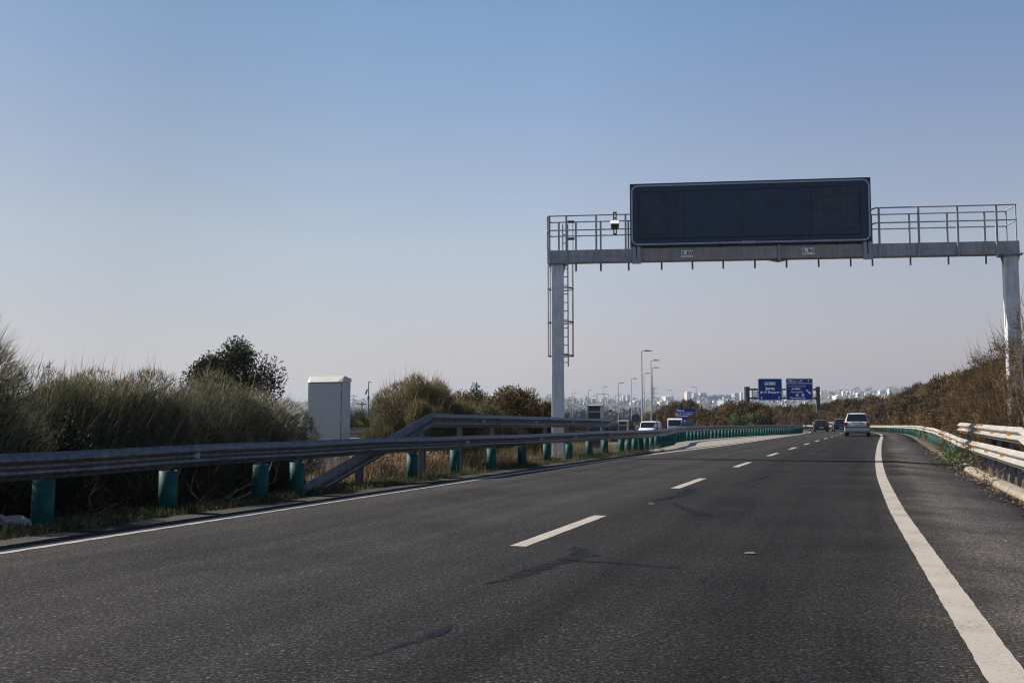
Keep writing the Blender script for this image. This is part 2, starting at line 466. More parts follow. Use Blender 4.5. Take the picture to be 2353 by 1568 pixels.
S0, S1 = -60, 330
PX, PY, PH = {}, {}, {}
STEP = 0.5
def _integrate():
    x, y = 0.51, 10.0
    s = 0.0
    PX[0], PY[0] = x, y
    n = int(S1 / STEP)
    for i in range(n):
        h = rad(lerp(HEAD, (i + .5) * STEP)); x += math.sin(h) * STEP; y += math.cos(h) * STEP
        PX[i + 1], PY[i + 1] = x, y
    x, y = 0.51, 10.0
    for i in range(0, int(S0 / STEP), -1):
        h = rad(lerp(HEAD, (i - .5) * STEP)); x -= math.sin(h) * STEP; y -= math.cos(h) * STEP
        PX[i - 1], PY[i - 1] = x, y
_integrate()
def centre(s):
    i = s / STEP; k = math.floor(i); k = max(int(S0 / STEP), min(int(S1 / STEP) - 1, k)); t = i - k
    return PX[k] + (PX[k + 1] - PX[k]) * t, PY[k] + (PY[k + 1] - PY[k]) * t
def head(s): return rad(lerp(HEAD, s))
def zroad(s):
    if s < 55: return 0.0
    if s < 75: return -0.0042 * (s - 55) ** 2 / 40.0
    return -0.042 - 0.0042 * (min(s, 260) - 75)
def zright(s):                       # the right shoulder falls away a little near the gantry
    return zroad(s) - 0.10 * (1 - smooth((s - 14) / 34))
def P(s, u, z=0.0):
    x, y = centre(s); h = head(s)
    return Vector((x + math.cos(h) * u, y - math.sin(h) * u, zroad(s) + z))
def su(x, y):
    s = max(S0, min(S1, (y - 10) / 0.95))
    for _ in range(6):
        cx, cy = centre(s); h = head(s)
        ds = (x - cx) * math.sin(h) + (y - cy) * math.cos(h)
        s = max(S0, min(S1, s + ds))
        if abs(ds) < .05: break
    cx, cy = centre(s); h = head(s)
    return s, (x - cx) * math.cos(h) - (y - cy) * math.sin(h)

LEFT_LINE = [(-60, 4.06), (10, 4.03), (20, 3.95), (27, 3.66), (34, 3.36), (44, 3.2), (330, 3.2)]
RIGHT_LINE = [(-10, 3.42), (-4.9, 3.36), (-2, 3.31), (3.4, 3.22), (11, 3.17), (40, 3.18), (72, 3.21), (110, 3.3), (330, 3.3)]
RAIL_U = [(-60, 5.20), (26, 5.10), (30, 5.15), (36, 5.75), (41, 6.6), (45, 6.85), (52, 6.7), (64, 5.9), (74, 5.0), (84, 4.1), (92, 3.9), (330, 3.9)]
ASPH_L = [(-60, 4.78), (14, 4.75), (26, 4.3), (36, 3.62), (46, 3.45), (330, 3.45)]
def srange(a, b, st):
    n = max(1, round((b - a) / st)); return [a + (b - a) * i / n for i in range(n + 1)]
def zopp(s): return 0.10 + (-0.85) * smooth((s - 25) / 55) + (zroad(s) if s > 110 else 0) * .6

# ------------------------------------------------------------------ ground, hills
RIDGE = [(-4000, 40), (0, 42), (800, 44), (1260, 47), (1420, 43), (1560, 47), (1700, 50), (1800, 50), (1900, 56), (2000, 60), (2130, 66), (2350, 70), (4000, 60), (9000, 45)]
def bearing_px(x, y):
    if y <= 1: return -3000 if x < 0 else 6000
    return max(-3900, min(8900, CX + F * x / y))
def gz(x, y):
    r = math.hypot(x, y)
    z = -0.1
    if r < 520:
        s, u = su(x, y)
        zr = zroad(s) - 0.07
        zl = zopp(s) - 0.12
        left = zr + (zl - zr) * smooth((-9.5 - u) / 5.0)
        if u < 0: z = left + 0.10 * smooth((-u - 5.4) / 2) * (1 - smooth((s - 30) / 20))
        else: z = zright(s) - .07 + 0.4 * smooth((u - 6.4) / 4)
        if r > 300: z += (-4.0 - z) * smooth((r - 300) / 220)
    else: z = -4.0
    if r > 700:
        h = lerp(RIDGE, bearing_px(x, y)) / F * 3200
        wob = 5 * math.sin(x * .006 + 1.3) + 4 * math.sin(x * .0021 + y * .004) + 3 * math.sin(x * .017)
        z += (h + wob * .8 + 4) * smooth((r - 900) / 2300)
    return z
def make_ground():
    radii = [0.0]
    r = 2.0
    while r < 12000:
        radii.append(r); r *= 1.055
    na = 300
    # finer angles ahead of the camera
    angs = [rad(-48 + 96 * i / 220) for i in range(221)] + [rad(48 + (264) * i / 60) for i in range(1, 60)]
    na = len(angs)
    vs = [(0, 0, gz(0, 0))]; fs = []
    for i, rr in enumerate(radii[1:]):
        for a in angs:
            x, y = rr * math.sin(a), rr * math.cos(a)
            vs.append((x, y, gz(x, y)))
    for k in range(na): fs.append((0, 1 + k, 1 + (k + 1) % na))
    for i in range(len(radii) - 2):
        b0, b1 = 1 + i * na, 1 + (i + 1) * na
        for k in range(na):
            fs.append((b0 + k, b1 + k, b1 + (k + 1) % na, b0 + (k + 1) % na))
    m = MB(); m.add(vs, fs, True)
    tag(m.build('ground', 'ground'), kind='structure')
make_ground()

def strip(name, mat, ss, cols, parent=None, kind='structure', uv=False):
    """sheet swept along the road; cols(s) gives [(u, z above road)]"""
    vs, fs, uvs = [], [], []
    k = None
    for s in ss:
        c = cols(s); k = len(c)
        for u, z in c:
            vs.append(P(s, u, z)); uvs.append((u, s))
    for i in range(len(ss) - 1):
        for j in range(k - 1):
            a = i * k + j; fs.append((a, a + 1, a + k + 1, a + k))
    me = bpy.data.meshes.new(name)
    me.from_pydata(vs, [], fs); me.update()
    if uv:
        l = me.uv_layers.new(name='lane')
        for lp in me.loops: l.data[lp.index].uv = uvs[lp.vertex_index]
    me.materials.append(M[mat])
    me.polygons.foreach_set('use_smooth', [True] * len(me.polygons))
    o = link(name, me, parent)
    if kind and not parent: o['kind'] = kind
    return o

SS = srange(-55, 320, 1.0)
def road_cols(s):
    zr = zright(s) - zroad(s)
    L = -lerp(ASPH_L, s)
    return [(L - .02, -.14), (L, 0), (-3.0, 0), (0, 0), (2.5, 0), (3.6, 0), (5.06, zr), (5.08, zr - .16)]
road = strip('road', 'asphalt', SS, road_cols, uv=True)
def zlat(s, u):                     # surface height (above centre) at lateral place u
    zr = zright(s) - zroad(s)
    if u <= 3.6: return 0
    return zr * (u - 3.6) / 1.46
def wob(s, k=0): return 0.004 * math.sin(s * 7.3 + k) + 0.004 * math.sin(s * 23.1 + 2 * k)
def rib(s): return 0.022 * (abs(math.sin(s * 9.0)) - .5) * (1 - smooth((s - 20) / 14))
SL = srange(-50, -8, .5) + srange(-7.9, 60, .06) + srange(60.5, 110, .5) + srange(111, 300, 1.0)
strip('edge_line', 'paint', SL, lambda s: [(-lerp(LEFT_LINE, s) - .09 + wob(s), .004), (-lerp(LEFT_LINE, s) + .095 + rib(s), .004)], road)
strip('edge_line', 'paint', SL, lambda s: [(lerp(RIGHT_LINE, s) - .09 + wob(s, 1) * .5, .004), (lerp(RIGHT_LINE, s) + .09 + wob(s, 3) * .5, .004)], road)
for k in range(-5, 36):
    c = .28 + k * 7.95
    a, b = c - 1.5, c + 1.5
    strip('lane_dash', 'paint', srange(a, b, .12), lambda s: [(-.14 + wob(s, k) * .5, .004), (.01 + wob(s, k + 5) * .5, .004)], road)

# poured tar seals that wander over the lanes (real flat ribbons on the asphalt)
def seal(pts, ws):
    vs, fs = [], []
    out = []
    rr = random.Random(len(pts) * 31 + int(pts[0][0]))
    for i in range(len(pts) - 1):
        for j in range(8):
            t = j / 8
            x = pts[i][0] + (pts[i + 1][0] - pts[i][0]) * t; y = pts[i][1] + (pts[i + 1][1] - pts[i][1]) * t
            w = 1.9 * (ws[i] + (ws[i + 1] - ws[i]) * t)
            a, b, c = ray(x, y); Y = -CAMZ / (c / b)
            out.append((Vector((a / b * Y, Y, .0045)), w))
    for i in range(len(out)):
        p, w = out[i]
        q = out[min(i + 1, len(out) - 1)][0]; o = out[max(0, i - 1)][0]
        d = (q - o); d.z = 0; d.normalize(); nrm = Vector((-d.y, d.x, 0))
        j1, j2 = rr.uniform(.4, 1.3), rr.uniform(.4, 1.3)
        vs += [p + nrm * w * .5 * j1, p - nrm * w * .5 * j2]
    for i in range(len(out) - 1): fs.append((2 * i, 2 * i + 1, 2 * i + 3, 2 * i + 2))
    m = MB(); m.add(vs, fs)
    m.build('tar_seal', 'tar', road)
seal([(1110, 1341), (1180, 1327), (1215, 1312), (1262, 1296), (1305, 1287), (1345, 1272), (1330, 1262), (1320, 1254)], [.02, .05, .10, .07, .09, .12, .08, .03])
seal([(1300, 1287), (1400, 1291), (1500, 1300), (1580, 1309)], [.04, .05, .05, .02])
seal([(830, 1512), (930, 1478), (1000, 1455), (1040, 1432)], [.02, .04, .05, .03])
seal([(1500, 1152), (1530, 1145), (1560, 1140), (1585, 1126), (1590, 1118)], [.04, .14, .12, .16, .05])
seal([(1545, 1156), (1575, 1168), (1610, 1180), (1640, 1188)], [.03, .10, .10, .03])
seal([(1685, 1112), (1725, 1106), (1745, 1100), (1770, 1092)], [.03, .04, .06, .03])
seal([(1380, 1098), (1440, 1080), (1500, 1064)], [.02, .03, .02])

# pale gravel wedge between the left line and the guardrail
def gravel_cols(s):
    a = -lerp(ASPH_L, s) - .02
    b = -lerp(RAIL_U, s) - 1.5 - 1.2 * smooth((s - 30) / 8)
    t = smooth((s - 15) / 6)
    b = a - .25 + (b - (a - .25)) * t
    b = min(b, a - .2)
    return [(b, -.062), (b + (a - b) * .15, -.02), (a - .1, -.012), (a, -.02)]
strip('gravel_verge', 'gravel', srange(16, 99, 1.0), gravel_cols)
# gravel strip along the right edge and the kerb stones
strip('dirt_shoulder', 'ground', srange(-30, 300, 1.0), lambda s: [(5.07, zright(s) - zroad(s) + .004 if s < 40 else zright(s) - zroad(s) - .02), (5.6, zright(s) - zroad(s) - .02), (6.6, zright(s) - zroad(s) - .055)])
m = MB()
for i in range(-26, 21):
    s0, s1 = i * 1.0 + .015, i * 1.0 + .985
    if i in (17,): continue
    zr = [zright(s) - zroad(s) for s in (s0, s1)]
    prof = [(5.10, -.1), (5.10, .035), (5.14, .085), (5.24, .105), (5.32, .095), (5.34, -.1)]
    vs = [P(s0, u, z + zr[0]) for u, z in prof] + [P(s1, u, z + zr[1]) for u, z in prof]
    k = len(prof)
    m.add(vs, [(j, (j + 1) % k, k + (j + 1) % k, k + j) for j in range(k)] + [tuple(range(k)), tuple(range(k, 2 * k))])
tag(m.build('kerb', 'concrete'), kind='structure')

# opposite carriageway
def opp_cols(s):
    z = zopp(s) - zroad(s)
    return [(-25.1, z - .2), (-25, z), (-14.6, z), (-14.5, z - .2)]
opp = strip('opposite_road', 'asphalt_old', srange(-50, 300, 2.0), opp_cols, uv=True)
for u in (-15.2, -23.2):
    strip('edge_line', 'paint', srange(-50, 300, 2.0), lambda s: [(u - .08, zopp(s) - zroad(s) + .004), (u + .08, zopp(s) - zroad(s) + .004)], opp)

# ------------------------------------------------------------------ guardrails
def w_profile(side, zs=1.0):
    """W beam section: (outward, height) seen from the end; side = which way the face looks"""
    f = [(.012, .0), (.012, .018), (.05, .05), (.083, .068), (.083, .098), (.05, .118), (.0, .138), (.0, .172), (.05, .192), (.083, .212), (.083, .242), (.05, .26), (.012, .292), (.012, .31)]
    b = [(x - .006, z) for x, z in f][::-1]
    return [(side * x, z * zs) for x, z in f + b]

def beam_mesh(name, mat, pts, side, zs=1.0):
    """pts: [(s, u, z of the beam's bottom above the road)]"""
    prof = w_profile(side, zs); k = len(prof); m = MB()
    vs, fs = [], []
    for s, u, z in pts:
        for du, dz in prof: vs.append(P(s, u + du, z + dz))
    for i in range(len(pts) - 1):
        for j in range(k):
            a = i * k + j; b = i * k + (j + 1) % k
            fs.append((a, b, b + k, a + k))
    fs += [tuple(range(k)), tuple(range((len(pts) - 1) * k, len(pts) * k))]
    m.add(vs, fs, True)
    return m

def c_post(h, mat='zinc_post', w=.10, d=.055):
    m = MB()
    t = .006
    m.box(-d, d, -w / 2, -w / 2 + t, -.1, h); m.box(-d, d, w / 2 - t, w / 2, -.1, h); m.box(-d, -d + t, -w / 2 + t, w / 2 - t, -.1, h)
    return m.mesh('post', mat)
def sleeve_mesh(h, r=.112):
    m = MB()
    n = 16
    # slit plastic tube wrapped round the post, a little out of round
    for z0, z1 in ((-.06, h),):
        vs = []
        for z in (z0, z1):
            for rr in (r, r - .008):
                for k in range(n + 1):
                    a = rad(-172 + 344 * k / n)
                    vs.append((rr * math.cos(a) * .96, rr * math.sin(a), z))
        q = n + 1
        fs = []
        for k in range(n):
            fs += [(k, k + 1, 2 * q + k + 1, 2 * q + k), (q + k + 1, q + k, 3 * q + k, 3 * q + k + 1), (2 * q + k, 2 * q + k + 1, 3 * q + k + 1, 3 * q + k), (k + 1, k, q + k, q + k + 1)]
        fs += [(0, 2 * q, 3 * q, q), (n, q + n, 3 * q + n, 2 * q + n)]
        m.add(vs, fs, True)
    return m.mesh('sleeve', 'sleeve')
POSTS = {}
def post_of(h, mat='zinc_post'):
    k = (round(h, 2), mat)
    if k not in POSTS: POSTS[k] = c_post(k[0], mat)
    return POSTS[k]
SLEEVES = {}
def sleeve_of(h):
    k = round(h, 2)
    if k not in SLEEVES: SLEEVES[k] = sleeve_mesh(k)
    return SLEEVES[k]
def refl_mesh(mat):
    m = MB()
    m.add([(-.002, -.035, -.018), (-.002, .04, -.045), (-.002, .04, .045), (-.002, -.035, .018), (.004, -.035, -.018), (.004, .04, -.045), (.004, .04, .045), (.004, -.035, .018)],
          [(0, 1, 2, 3), (4, 7, 6, 5), (0, 4, 5, 1), (1, 5, 6, 2), (2, 6, 7, 3), (3, 7, 4, 0)])
    return m.mesh('reflector', mat)
REFL = {'amber': refl_mesh('amber'), 'pale_refl': refl_mesh('pale_refl')}

def guardrail(label, side, pts, posts, beam_mat, sleeves=lambda s: False, refl=None, refl_mat='pale_refl', ground=lambda s: 0.0, group=None, rest=None, bolts=None, post_off=0.07, thin=1.0, zs=1.0):
    """pts -> beam; posts -> list of (s, u, beam bottom z, beam top z)"""
    s0, u0, _ = pts[0]
    base = P(s0, u0); base.z = zroad(s0) + ground(s0)
    g = thing('guardrail', label, 'guardrail', base, 0, group)
    m = beam_mesh('rail_beam', beam_mat, pts, side, zs)
    m.v = [tuple(Vector(v) - base) for v in m.v]
    if bolts:
        b = m
        for s in bolts:
            u = interp(pts, s, 1); z = interp(pts, s, 2)
            for ds in (-.10, -.03, .04, .11):
                for dz in (.086 * zs, .225 * zs):
                    p = P(s + ds, u + side * .086, z + dz) - base
                    q = P(s + ds, u + side * .100, z + dz) - base
                    b.tube(p, q, .014, .010, 6)
    m.build('rail_beam', beam_mat, g)
    rr = random.Random(int(s0 * 7) + len(posts))
    for s, h in posts:
        u = interp(pts, s, 1); zb = interp(pts, s, 2)
        p = P(s, u - side * post_off, ground(s))
        pm = post_of(h)
        o = link('post', pm, g, p - base, -head(s) + (math.pi if side < 0 else 0))
        o.rotation_euler.x = rr.uniform(-.012, .012); o.rotation_euler.y = rr.uniform(-.012, .012); o.scale = (thin, thin, 1)
        if sleeves(s):
            hs = zb - ground(s) - .01 - rr.uniform(0, .035)
            so = link('sleeve', sleeve_of(round(hs / .04) * .04), o, (0, 0, rr.uniform(-.02, .012)), rr.uniform(-.5, .5))
            so.rotation_euler.x = rr.uniform(-.02, .02); so.rotation_euler.y = rr.uniform(-.02, .02)
    if rest:
        b = MB(); c = MB()
        for s, h in rest:
            u = interp(pts, s, 1); zb = interp(pts, s, 2)
            p = P(s, u - side * post_off, ground(s)) - base
            b.box(p.x - .05, p.x + .05, p.y - .05, p.y + .05, p.z - .1, p.z + h)
            if sleeves(s): c.tube((p.x, p.y, p.z - .05), (p.x, p.y, p.z + zb - ground(s) - .03), .112, .112, 10)
        o = b.build('post', 'zinc_post', g); o['kind'] = 'stuff'
        if c.v: c.build('sleeve', 'sleeve', o)
    for s in (refl or []):
        u = interp(pts, s, 1); z = interp(pts, s, 2)
        o = link('reflector', REFL[refl_mat], g, P(s, u + side * .055, z + .155 * zs) - base, -head(s) + (math.pi if side < 0 else 0))
        o.rotation_euler.z += side * rad(-62 if side > 0 else 62) * (1 if side > 0 else -1)
    return g
def interp(pts, s, i):
    if s <= pts[0][0]: return pts[0][i]
    for a, b in zip(pts[:-1], pts[1:]):
        if s <= b[0]:
            t = (s - a[0]) / max(1e-6, b[0] - a[0]); return a[i] + (b[i] - a[i]) * t
    return pts[-1][i]

jr = random.Random(3)
# the long rail on the left
pts = [(s, -lerp(RAIL_U, s) + .07, .522 - .03 * smooth((s - 8) / 12) + .012 * math.sin(s * .37) + .006 * math.sin(s * 1.3) + .03 * smooth((s - 30) / 15)) for s in srange(-9, 98, .5)]
def s_at(px, ufun):
    a, b = -12.0, 40.0
    k = (px - CX) / F * 1.006
    for _ in range(40):
        c = (a + b) / 2; q = P(c, ufun(c))
        if q.x / q.y < k: a = c
        else: b = c
    return a
near = [s_at(px, lambda s: -lerp(RAIL_U, s)) for px in (115, 397, 606, 687, 950, 1047, 1130, 1199, 1255, 1305, 1351, 1387)]
near = [near[0] - 6.0, near[0] - 4.0, near[0] - 2.0] + near
dense = [24.0 + i * 1.0 for i in range(62)] + [86 + i * 1.5 for i in range(8)]
guardrail('long grey guardrail with green post sleeves beside the left white line', 1, pts,
          [(s, .70) for s in near + dense], 'zinc_rail', sleeves=lambda s: True,
          refl=[.9, 9.9, 14.9, 18.0, 22.0, 26, 30, 34, 38, 42, 46, 50, 54], bolts=srange(-6.6, 33.4, 4.0), ground=lambda s: -.03, zs=.88)
# the second tier on the left with its sloping end
R2 = 5.42
pts = [(s, -R2 + .07, z) for s, z in ((3.3, -.42), (3.9, -.22))]
for s in srange(4.2, 8.75, .5): pts.append((s, -R2 + .07, -.12 + 1.08 * (s - 4.2) / 4.55))
for s in srange(8.9, 23.3, .6): pts.append((s, -R2 + .07, .965 - .085 * (s - 8.9) / 14.4))
guardrail('short upper grey guardrail with a sloping end on tall grey posts left of the gantry', 1, pts,
          [(6.0, .42)] + [(s, 1.10) for s in (8.6, 10.55, 12.55, 14.6, 16.6, 18.8, 21.0, 22.9)], 'zinc_rail',
          refl=[11.6, 15.4, 18.9, 22.2], bolts=[8.2, 12.4, 16.4, 20.4], ground=lambda s: -.03, post_off=.09, zs=.92)
# right side
def rbot(s): return zright(s) - zroad(s) + .36 + .10 * smooth((s - 16) / 26) + .008 * math.sin(s * .5)
pts = [(s, 5.55 - .07 + .10 * smooth((s - 20) / 20), rbot(s)) for s in srange(-14, 60, .75)] + [(s, 5.55, rbot(s)) for s in srange(61, 262, 2.0)]
p1 = [s * 1.0 for s in range(-4, 58)]
p2 = [58 + 2.0 * i for i in range(38)]
rest = [134 + 2.0 * i for i in range(62)]
GR = lambda s: zright(s) - zroad(s) - .05
guardrail('long pale guardrail with amber reflectors along the whole right shoulder', -1, pts,
          [(s, .66) for s in p1 + p2], 'zinc_pale', sleeves=lambda s: s > 25.5,
          refl=srange(12.4, 44, 2.9) , refl_mat='amber', ground=GR, rest=[(s, .66) for s in rest], bolts=srange(-3, 37, 4.0), thin=.62)
pts = [(s, 5.62, z) for s, z in ((4.6, -.12), (6.6, .12), (8.8, .44))]
for s in srange(10.9, 25.0, .6): pts.append((s, 5.62, .675 + .06 * smooth((s - 11) / 14)))
guardrail('short pale upper guardrail with amber reflectors above the long right one', -1, pts,
          [(s + .5, .95) for s in range(11, 25, 2)], 'zinc_pale', refl=srange(12.4, 24.0, 2.9), refl_mat='amber', ground=GR, bolts=[12.6, 16.6, 20.6], post_off=.12, thin=.7)
pts = [(s, 5.66, 1.0) for s in srange(134, 186, 2)]
guardrail('far pale upper guardrail behind the dark cars where the road bends left', -1, pts, [(s, 1.25) for s in srange(135, 185, 2.0)], 'zinc_pale', ground=GR)
# the opposite carriageway's rails
OZ = lambda s: zopp(s) - zroad(s)
pts = [(s, -14.0, OZ(s) + .44) for s in srange(-20, 262, 2)]
guardrail('guardrail along the median edge of the opposite carriageway, behind the white vehicles', -1, pts, [(s, .72) for s in srange(4, 170, 2.0)], 'zinc_pale', sleeves=lambda s: s < 60, ground=lambda s: OZ(s) - .1)
pts = [(s, -25.2, OZ(s) + .44) for s in srange(-20, 262, 2)]
guardrail('outer guardrail on the far side of the opposite carriageway', 1, pts, [(s, .72) for s in srange(4, 250, 4.0)], 'zinc_rail', ground=lambda s: OZ(s) - .1)

# ------------------------------------------------------------------ the gantry
GL = Vector((1.365, 30.0, 0.0)); GE = Vector((.9923, -.1237, 0)); GRZ = math.atan2(GE.y, GE.x)
def gl(x, y, off=0.0):
    """(along the beam, height) of a surveyed place on the plane of the gantry, off metres towards the traffic"""
    a, b, c = ray(x, y); k = a / b
    n = Vector((GE.y, -GE.x, 0))
    o = GL + n * off
    t = (k * o.y - o.x) / (GE.x - k * GE.y)
    Y = o.y + GE.y * t
    return t, CAMZ + c / b * Y
def fix_text(name, body, size, mat, parent, loc, rot=(math.pi / 2, 0, 0), align='CENTER', bold=0.0, sx=1.0, gap=1.0):
    c = bpy.data.curves.new(name, 'FONT')
    c.body = body; c.size = size; c.align_x = align; c.align_y = 'CENTER'; c.extrude = .002; c.offset = bold; c.space_character = gap
    c.materials.append(M[mat])
    o = bpy.data.objects.new(name, c); COL.objects.link(o)
    dg = bpy.context.evaluated_depsgraph_get(); dg.update()
    me = bpy.data.meshes.new_from_object(o.evaluated_get(dg)); me.name = name
    bpy.data.objects.remove(o); bpy.data.curves.remove(c)
    o = link(name, me, parent, loc); o.rotation_euler = rot; o.scale = (sx, 1, 1)
    return o

gan = thing('gantry', 'grey steel gantry spanning the road with a railed walkway and two height plates', 'gantry', GL, GRZ)
tR = gl(2320, 600)[0]
BB, BT = 5.86, 6.235                      # beam bottom and top
t0, t1 = gl(1258, 590)[0], gl(2336, 565)[0]
tm = gl(1787, 575)[0]
b0, b1 = gl(1462, 580)[0], gl(1988, 570)[0]
def beam_part(x0, x1, mat):
    m = MB()
    # box girder with a fold line along its face
    prof = [(-.19, BB), (-.19, BB + .17), (-.183, BB + .178), (-.19, BB + .186), (-.19, BT), (.19, BT), (.19, BB)]
    m.prism(prof, x0, x1, 'x')
    return m
for x0, x1, mt in ((t0, b0 - .13, 'gantry'), (b0 - .128, tm - .03, 'gantry_dirty'), (tm + .03, b1 + .12, 'gantry_dirty'), (b1 + .122, t1, 'gantry')):
    beam_part(x0, x1, mt).build('beam', mt, gan, bevel=.008)
m = MB()
m.box(tm - .03, tm + .03, -.235, .235, BB - .05, BT + .03)
m.add([(tm - .45, -.02, BB), (tm + .45, -.02, BB), (tm, -.02, BB - .09), (tm - .45, .02, BB), (tm + .45, .02, BB), (tm, .02, BB - .09)], [(0, 2, 1), (3, 4, 5), (0, 3, 5, 2), (2, 5, 4, 1), (1, 4, 3, 0)])
m.build('splice_flange', 'gantry', gan)
def column(tc, w, d, zb, left):
    m = MB()
    prof = [(tc - w / 2, -d / 2), (tc + w / 2, -d / 2), (tc + w / 2, d / 2), (tc - w / 2, d / 2)]
    m.prism(prof, zb, BB - .035, 'z')
    o = m.build('column', 'gantry_column', gan, bevel=.02)
    c = MB()
    c.box(tc - .27, tc + .27, -.30, .30, BB - .033, BB - .003)
    for s in (-1, 1):     # gussets
        x = tc + s * w / 2
        c.add([(x, -.01, BB - .034), (x + s * .085, -.01, BB - .034), (x, -.01, BB - .34), (x, .01, BB - .034), (x + s * .085, .01, BB - .034), (x, .01, BB - .34)], [(0, 1, 2), (3, 5, 4), (0, 3, 4, 1), (1, 4, 5, 2), (2, 5, 3, 0)])
    for k in range(5): c.tube((tc - .22 + .11 * k, -.27, BB - .07), (tc - .22 + .11 * k, -.27, BB + .03), .014, .014, 6)
    c.build('cap_plate', 'gantry', o)
    for zz in (BB - .33, 3.62):
        for s in (-.11, .11):
            e = MB()
            e.box(tc + s - .03, tc + s + .03, -d / 2 - .014, -d / 2 - .001, zz, zz + .16)
            e.box(tc + s - .036, tc + s + .036, -d / 2 - .022, -d / 2 - .014, zz + .13, zz + .15)
            e.build('access_plate', 'gantry_column', o)
    f = MB(); f.box(tc - .4, tc + .4, -.45, .45, zb - .25, zb + .02); f.build('base_plate', 'concrete', o, bevel=.02)
column(0.02, .36, .30, .02, True)
column(tR, .38, .25, .1, False)
# walkway grating behind the beam
m = MB()
m.box(t0 + .05, t1 - .05, .2, .62, BT - .04, BT)
m.build('walkway', 'gantry', gan)
# railing: posts in front and behind with two bars each
HT = 7.27
fx = [gl(x, 520)[0] for x in (1263.5, 1302, 1370, 1437)] + [gl(x, 520)[0] for x in (2014.8, 2105, 2193.8, 2282.5)]
for x in fx:
    m = MB()
    m.box(x - .028, x + .028, -.245, -.20, BB - .05, HT + .02)
    m.box(x - .04, x + .04, -.20, -.192, BB - .04, BT)
    m.build('railing_post', 'gantry', gan)
rx = [gl(x, 530)[0] for x in (1280, 1320, 1378, 1443)] + [gl(x, 530)[0] for x in (1520, 1592, 1664, 1738, 1812, 1887, 1962)] + [gl(x, 530)[0] for x in (2013, 2102, 2191, 2279)]
for x in rx:
    m = MB()
    m.box(x - .028, x + .028, .60, .645, BB - .16, HT - .02)
    m.build('railing_post', 'gantry', gan)
m = MB()
bl, br = gl(1446, 520)[0], gl(2003, 520)[0]
fin = t1 - .05
for z in (HT, HT - .44):
    r = .021
    m.path([(t0 + .03, .62, z), (t0 + .0, .3, z), (t0 + .0, -.12, z), (t0 + .04, -.25, z), (bl + .1, -.25, z)], r)
    m.path([(t0 + .03, .62, z - .02), (fin, .62, z - .02)], r)
    m.path([(br - .02, .1, z), (br + .02, -.2, z), (br + .09, -.25, z), (fin - .03, -.25, z), (fin, -.12, z), (fin, .62, z)], r)
m.build('railing_bars', 'gantry', gan)
for x, y in ((fin, -.12), (fin, .62), (t0, -.12)):
    m = MB(); m.tube((x, y, BT), (x, y, HT), .022); m.build('railing_end', 'gantry', gan)
# ladder with safety cage on the back of the left column
lx0, lx1 = gl(1293, 700, -.3)[0], gl(1304.5, 700, -.3)[0]
zl = gl(1300, 841, -.3)[1]
m = MB()
for x in (lx0, lx1):
    m.box(x - .018, x + .018, .30, .345, zl, HT - .15)
m.build('ladder_rail', 'gantry', gan)
z = zl + .12
m = MB()
while z < HT - .3:
    m.tube((lx0, .322, z), (lx1, .322, z), .014, .014, 6); z += .262
m.build('rungs', 'gantry_dark', gan)
hoops = [gl(1300, y, -.3)[1] for y in (815, 737.5, 659.5)] + [BB - .02 + .06, ]
cxm, cym = (gl(1258, 700, -.6)[0] + gl(1316.5, 700, -.6)[0]) / 2, .70
ra = (gl(1316.5, 700, -.6)[0] - gl(1258, 700, -.6)[0]) / 2
for zz in hoops[:3]:
    m = MB()
    pp = [(cxm + ra * math.cos(a), cym + ra * math.sin(a), zz) for a in [rad(-75 + 330 * k / 20) for k in range(21)]]
    for a, b in zip(pp[:-1], pp[1:]):
        m.tube(a, b, .022, .022, 6)
    m.path([(lx1, .33, zz), (cxm + ra * .9, cym - ra * .45, zz)], .022)
    m.build('cage_hoop', 'gantry_dark', gan)
for a in (-8, 28, 150, 178, 205):
    x, y = cxm + ra * math.cos(rad(a)), cym + ra * math.sin(rad(a))
    m = MB(); m.tube((x, y, hoops[0] - .03), (x, y, HT if a not in (28,) else BT), .016, .016, 6)
    m.build('cage_bar', 'gantry', gan)
for zz in (HT - .20, HT - .72):
    m = MB(); m.box(fx[1] + .03, gl(1320, 530)[0], -.16, -.12, zz, zz + .07); m.build('gate_bar', 'gantry_dark', gan)
# board clamps
for bx in (b0, b1):
    m = MB()
    m.box(bx - .115, bx - .02, -.27, -.193, BB - .08, BT + .2); m.box(bx + .02, bx + .115, -.27, -.193, BB - .08, BT + .2)
    m.box(bx - .13, bx + .13, -.29, -.271, BB - .10, BB + .07)
    m.build('board_clamp', 'gantry', gan)
# height plates with their lettering
for px, txt in ((1577.5, '5,80'), (1854, '5,90')):
    x = gl(px, 580)[0]; zc = (BB + BT) / 2 + .0
    m = MB(); m.box(x - .175, x + .175, -.212, -.193, zc - .10, zc + .10)
    o = m.build('height_plate', 'white_plate', gan)
    fix_text('lettering', txt, .175, 'black', o, (x, -.2145, zc + .002), bold=.003, sx=1.05, gap=1.12)
    t = MB()
    for s in (1, -1):
        t.add([(x - .016, -.2145, zc + s * .099), (x + .016, -.2145, zc + s * .099), (x, -.2145, zc + s * .085), (x - .016, -.2125, zc + s * .099), (x + .016, -.2125, zc + s * .099), (x, -.2125, zc + s * .085)], [(0, 1, 2), (3, 5, 4), (0, 3, 4, 1), (1, 4, 5, 2), (2, 5, 3, 0)])
    t.build('height_mark', 'black', o)

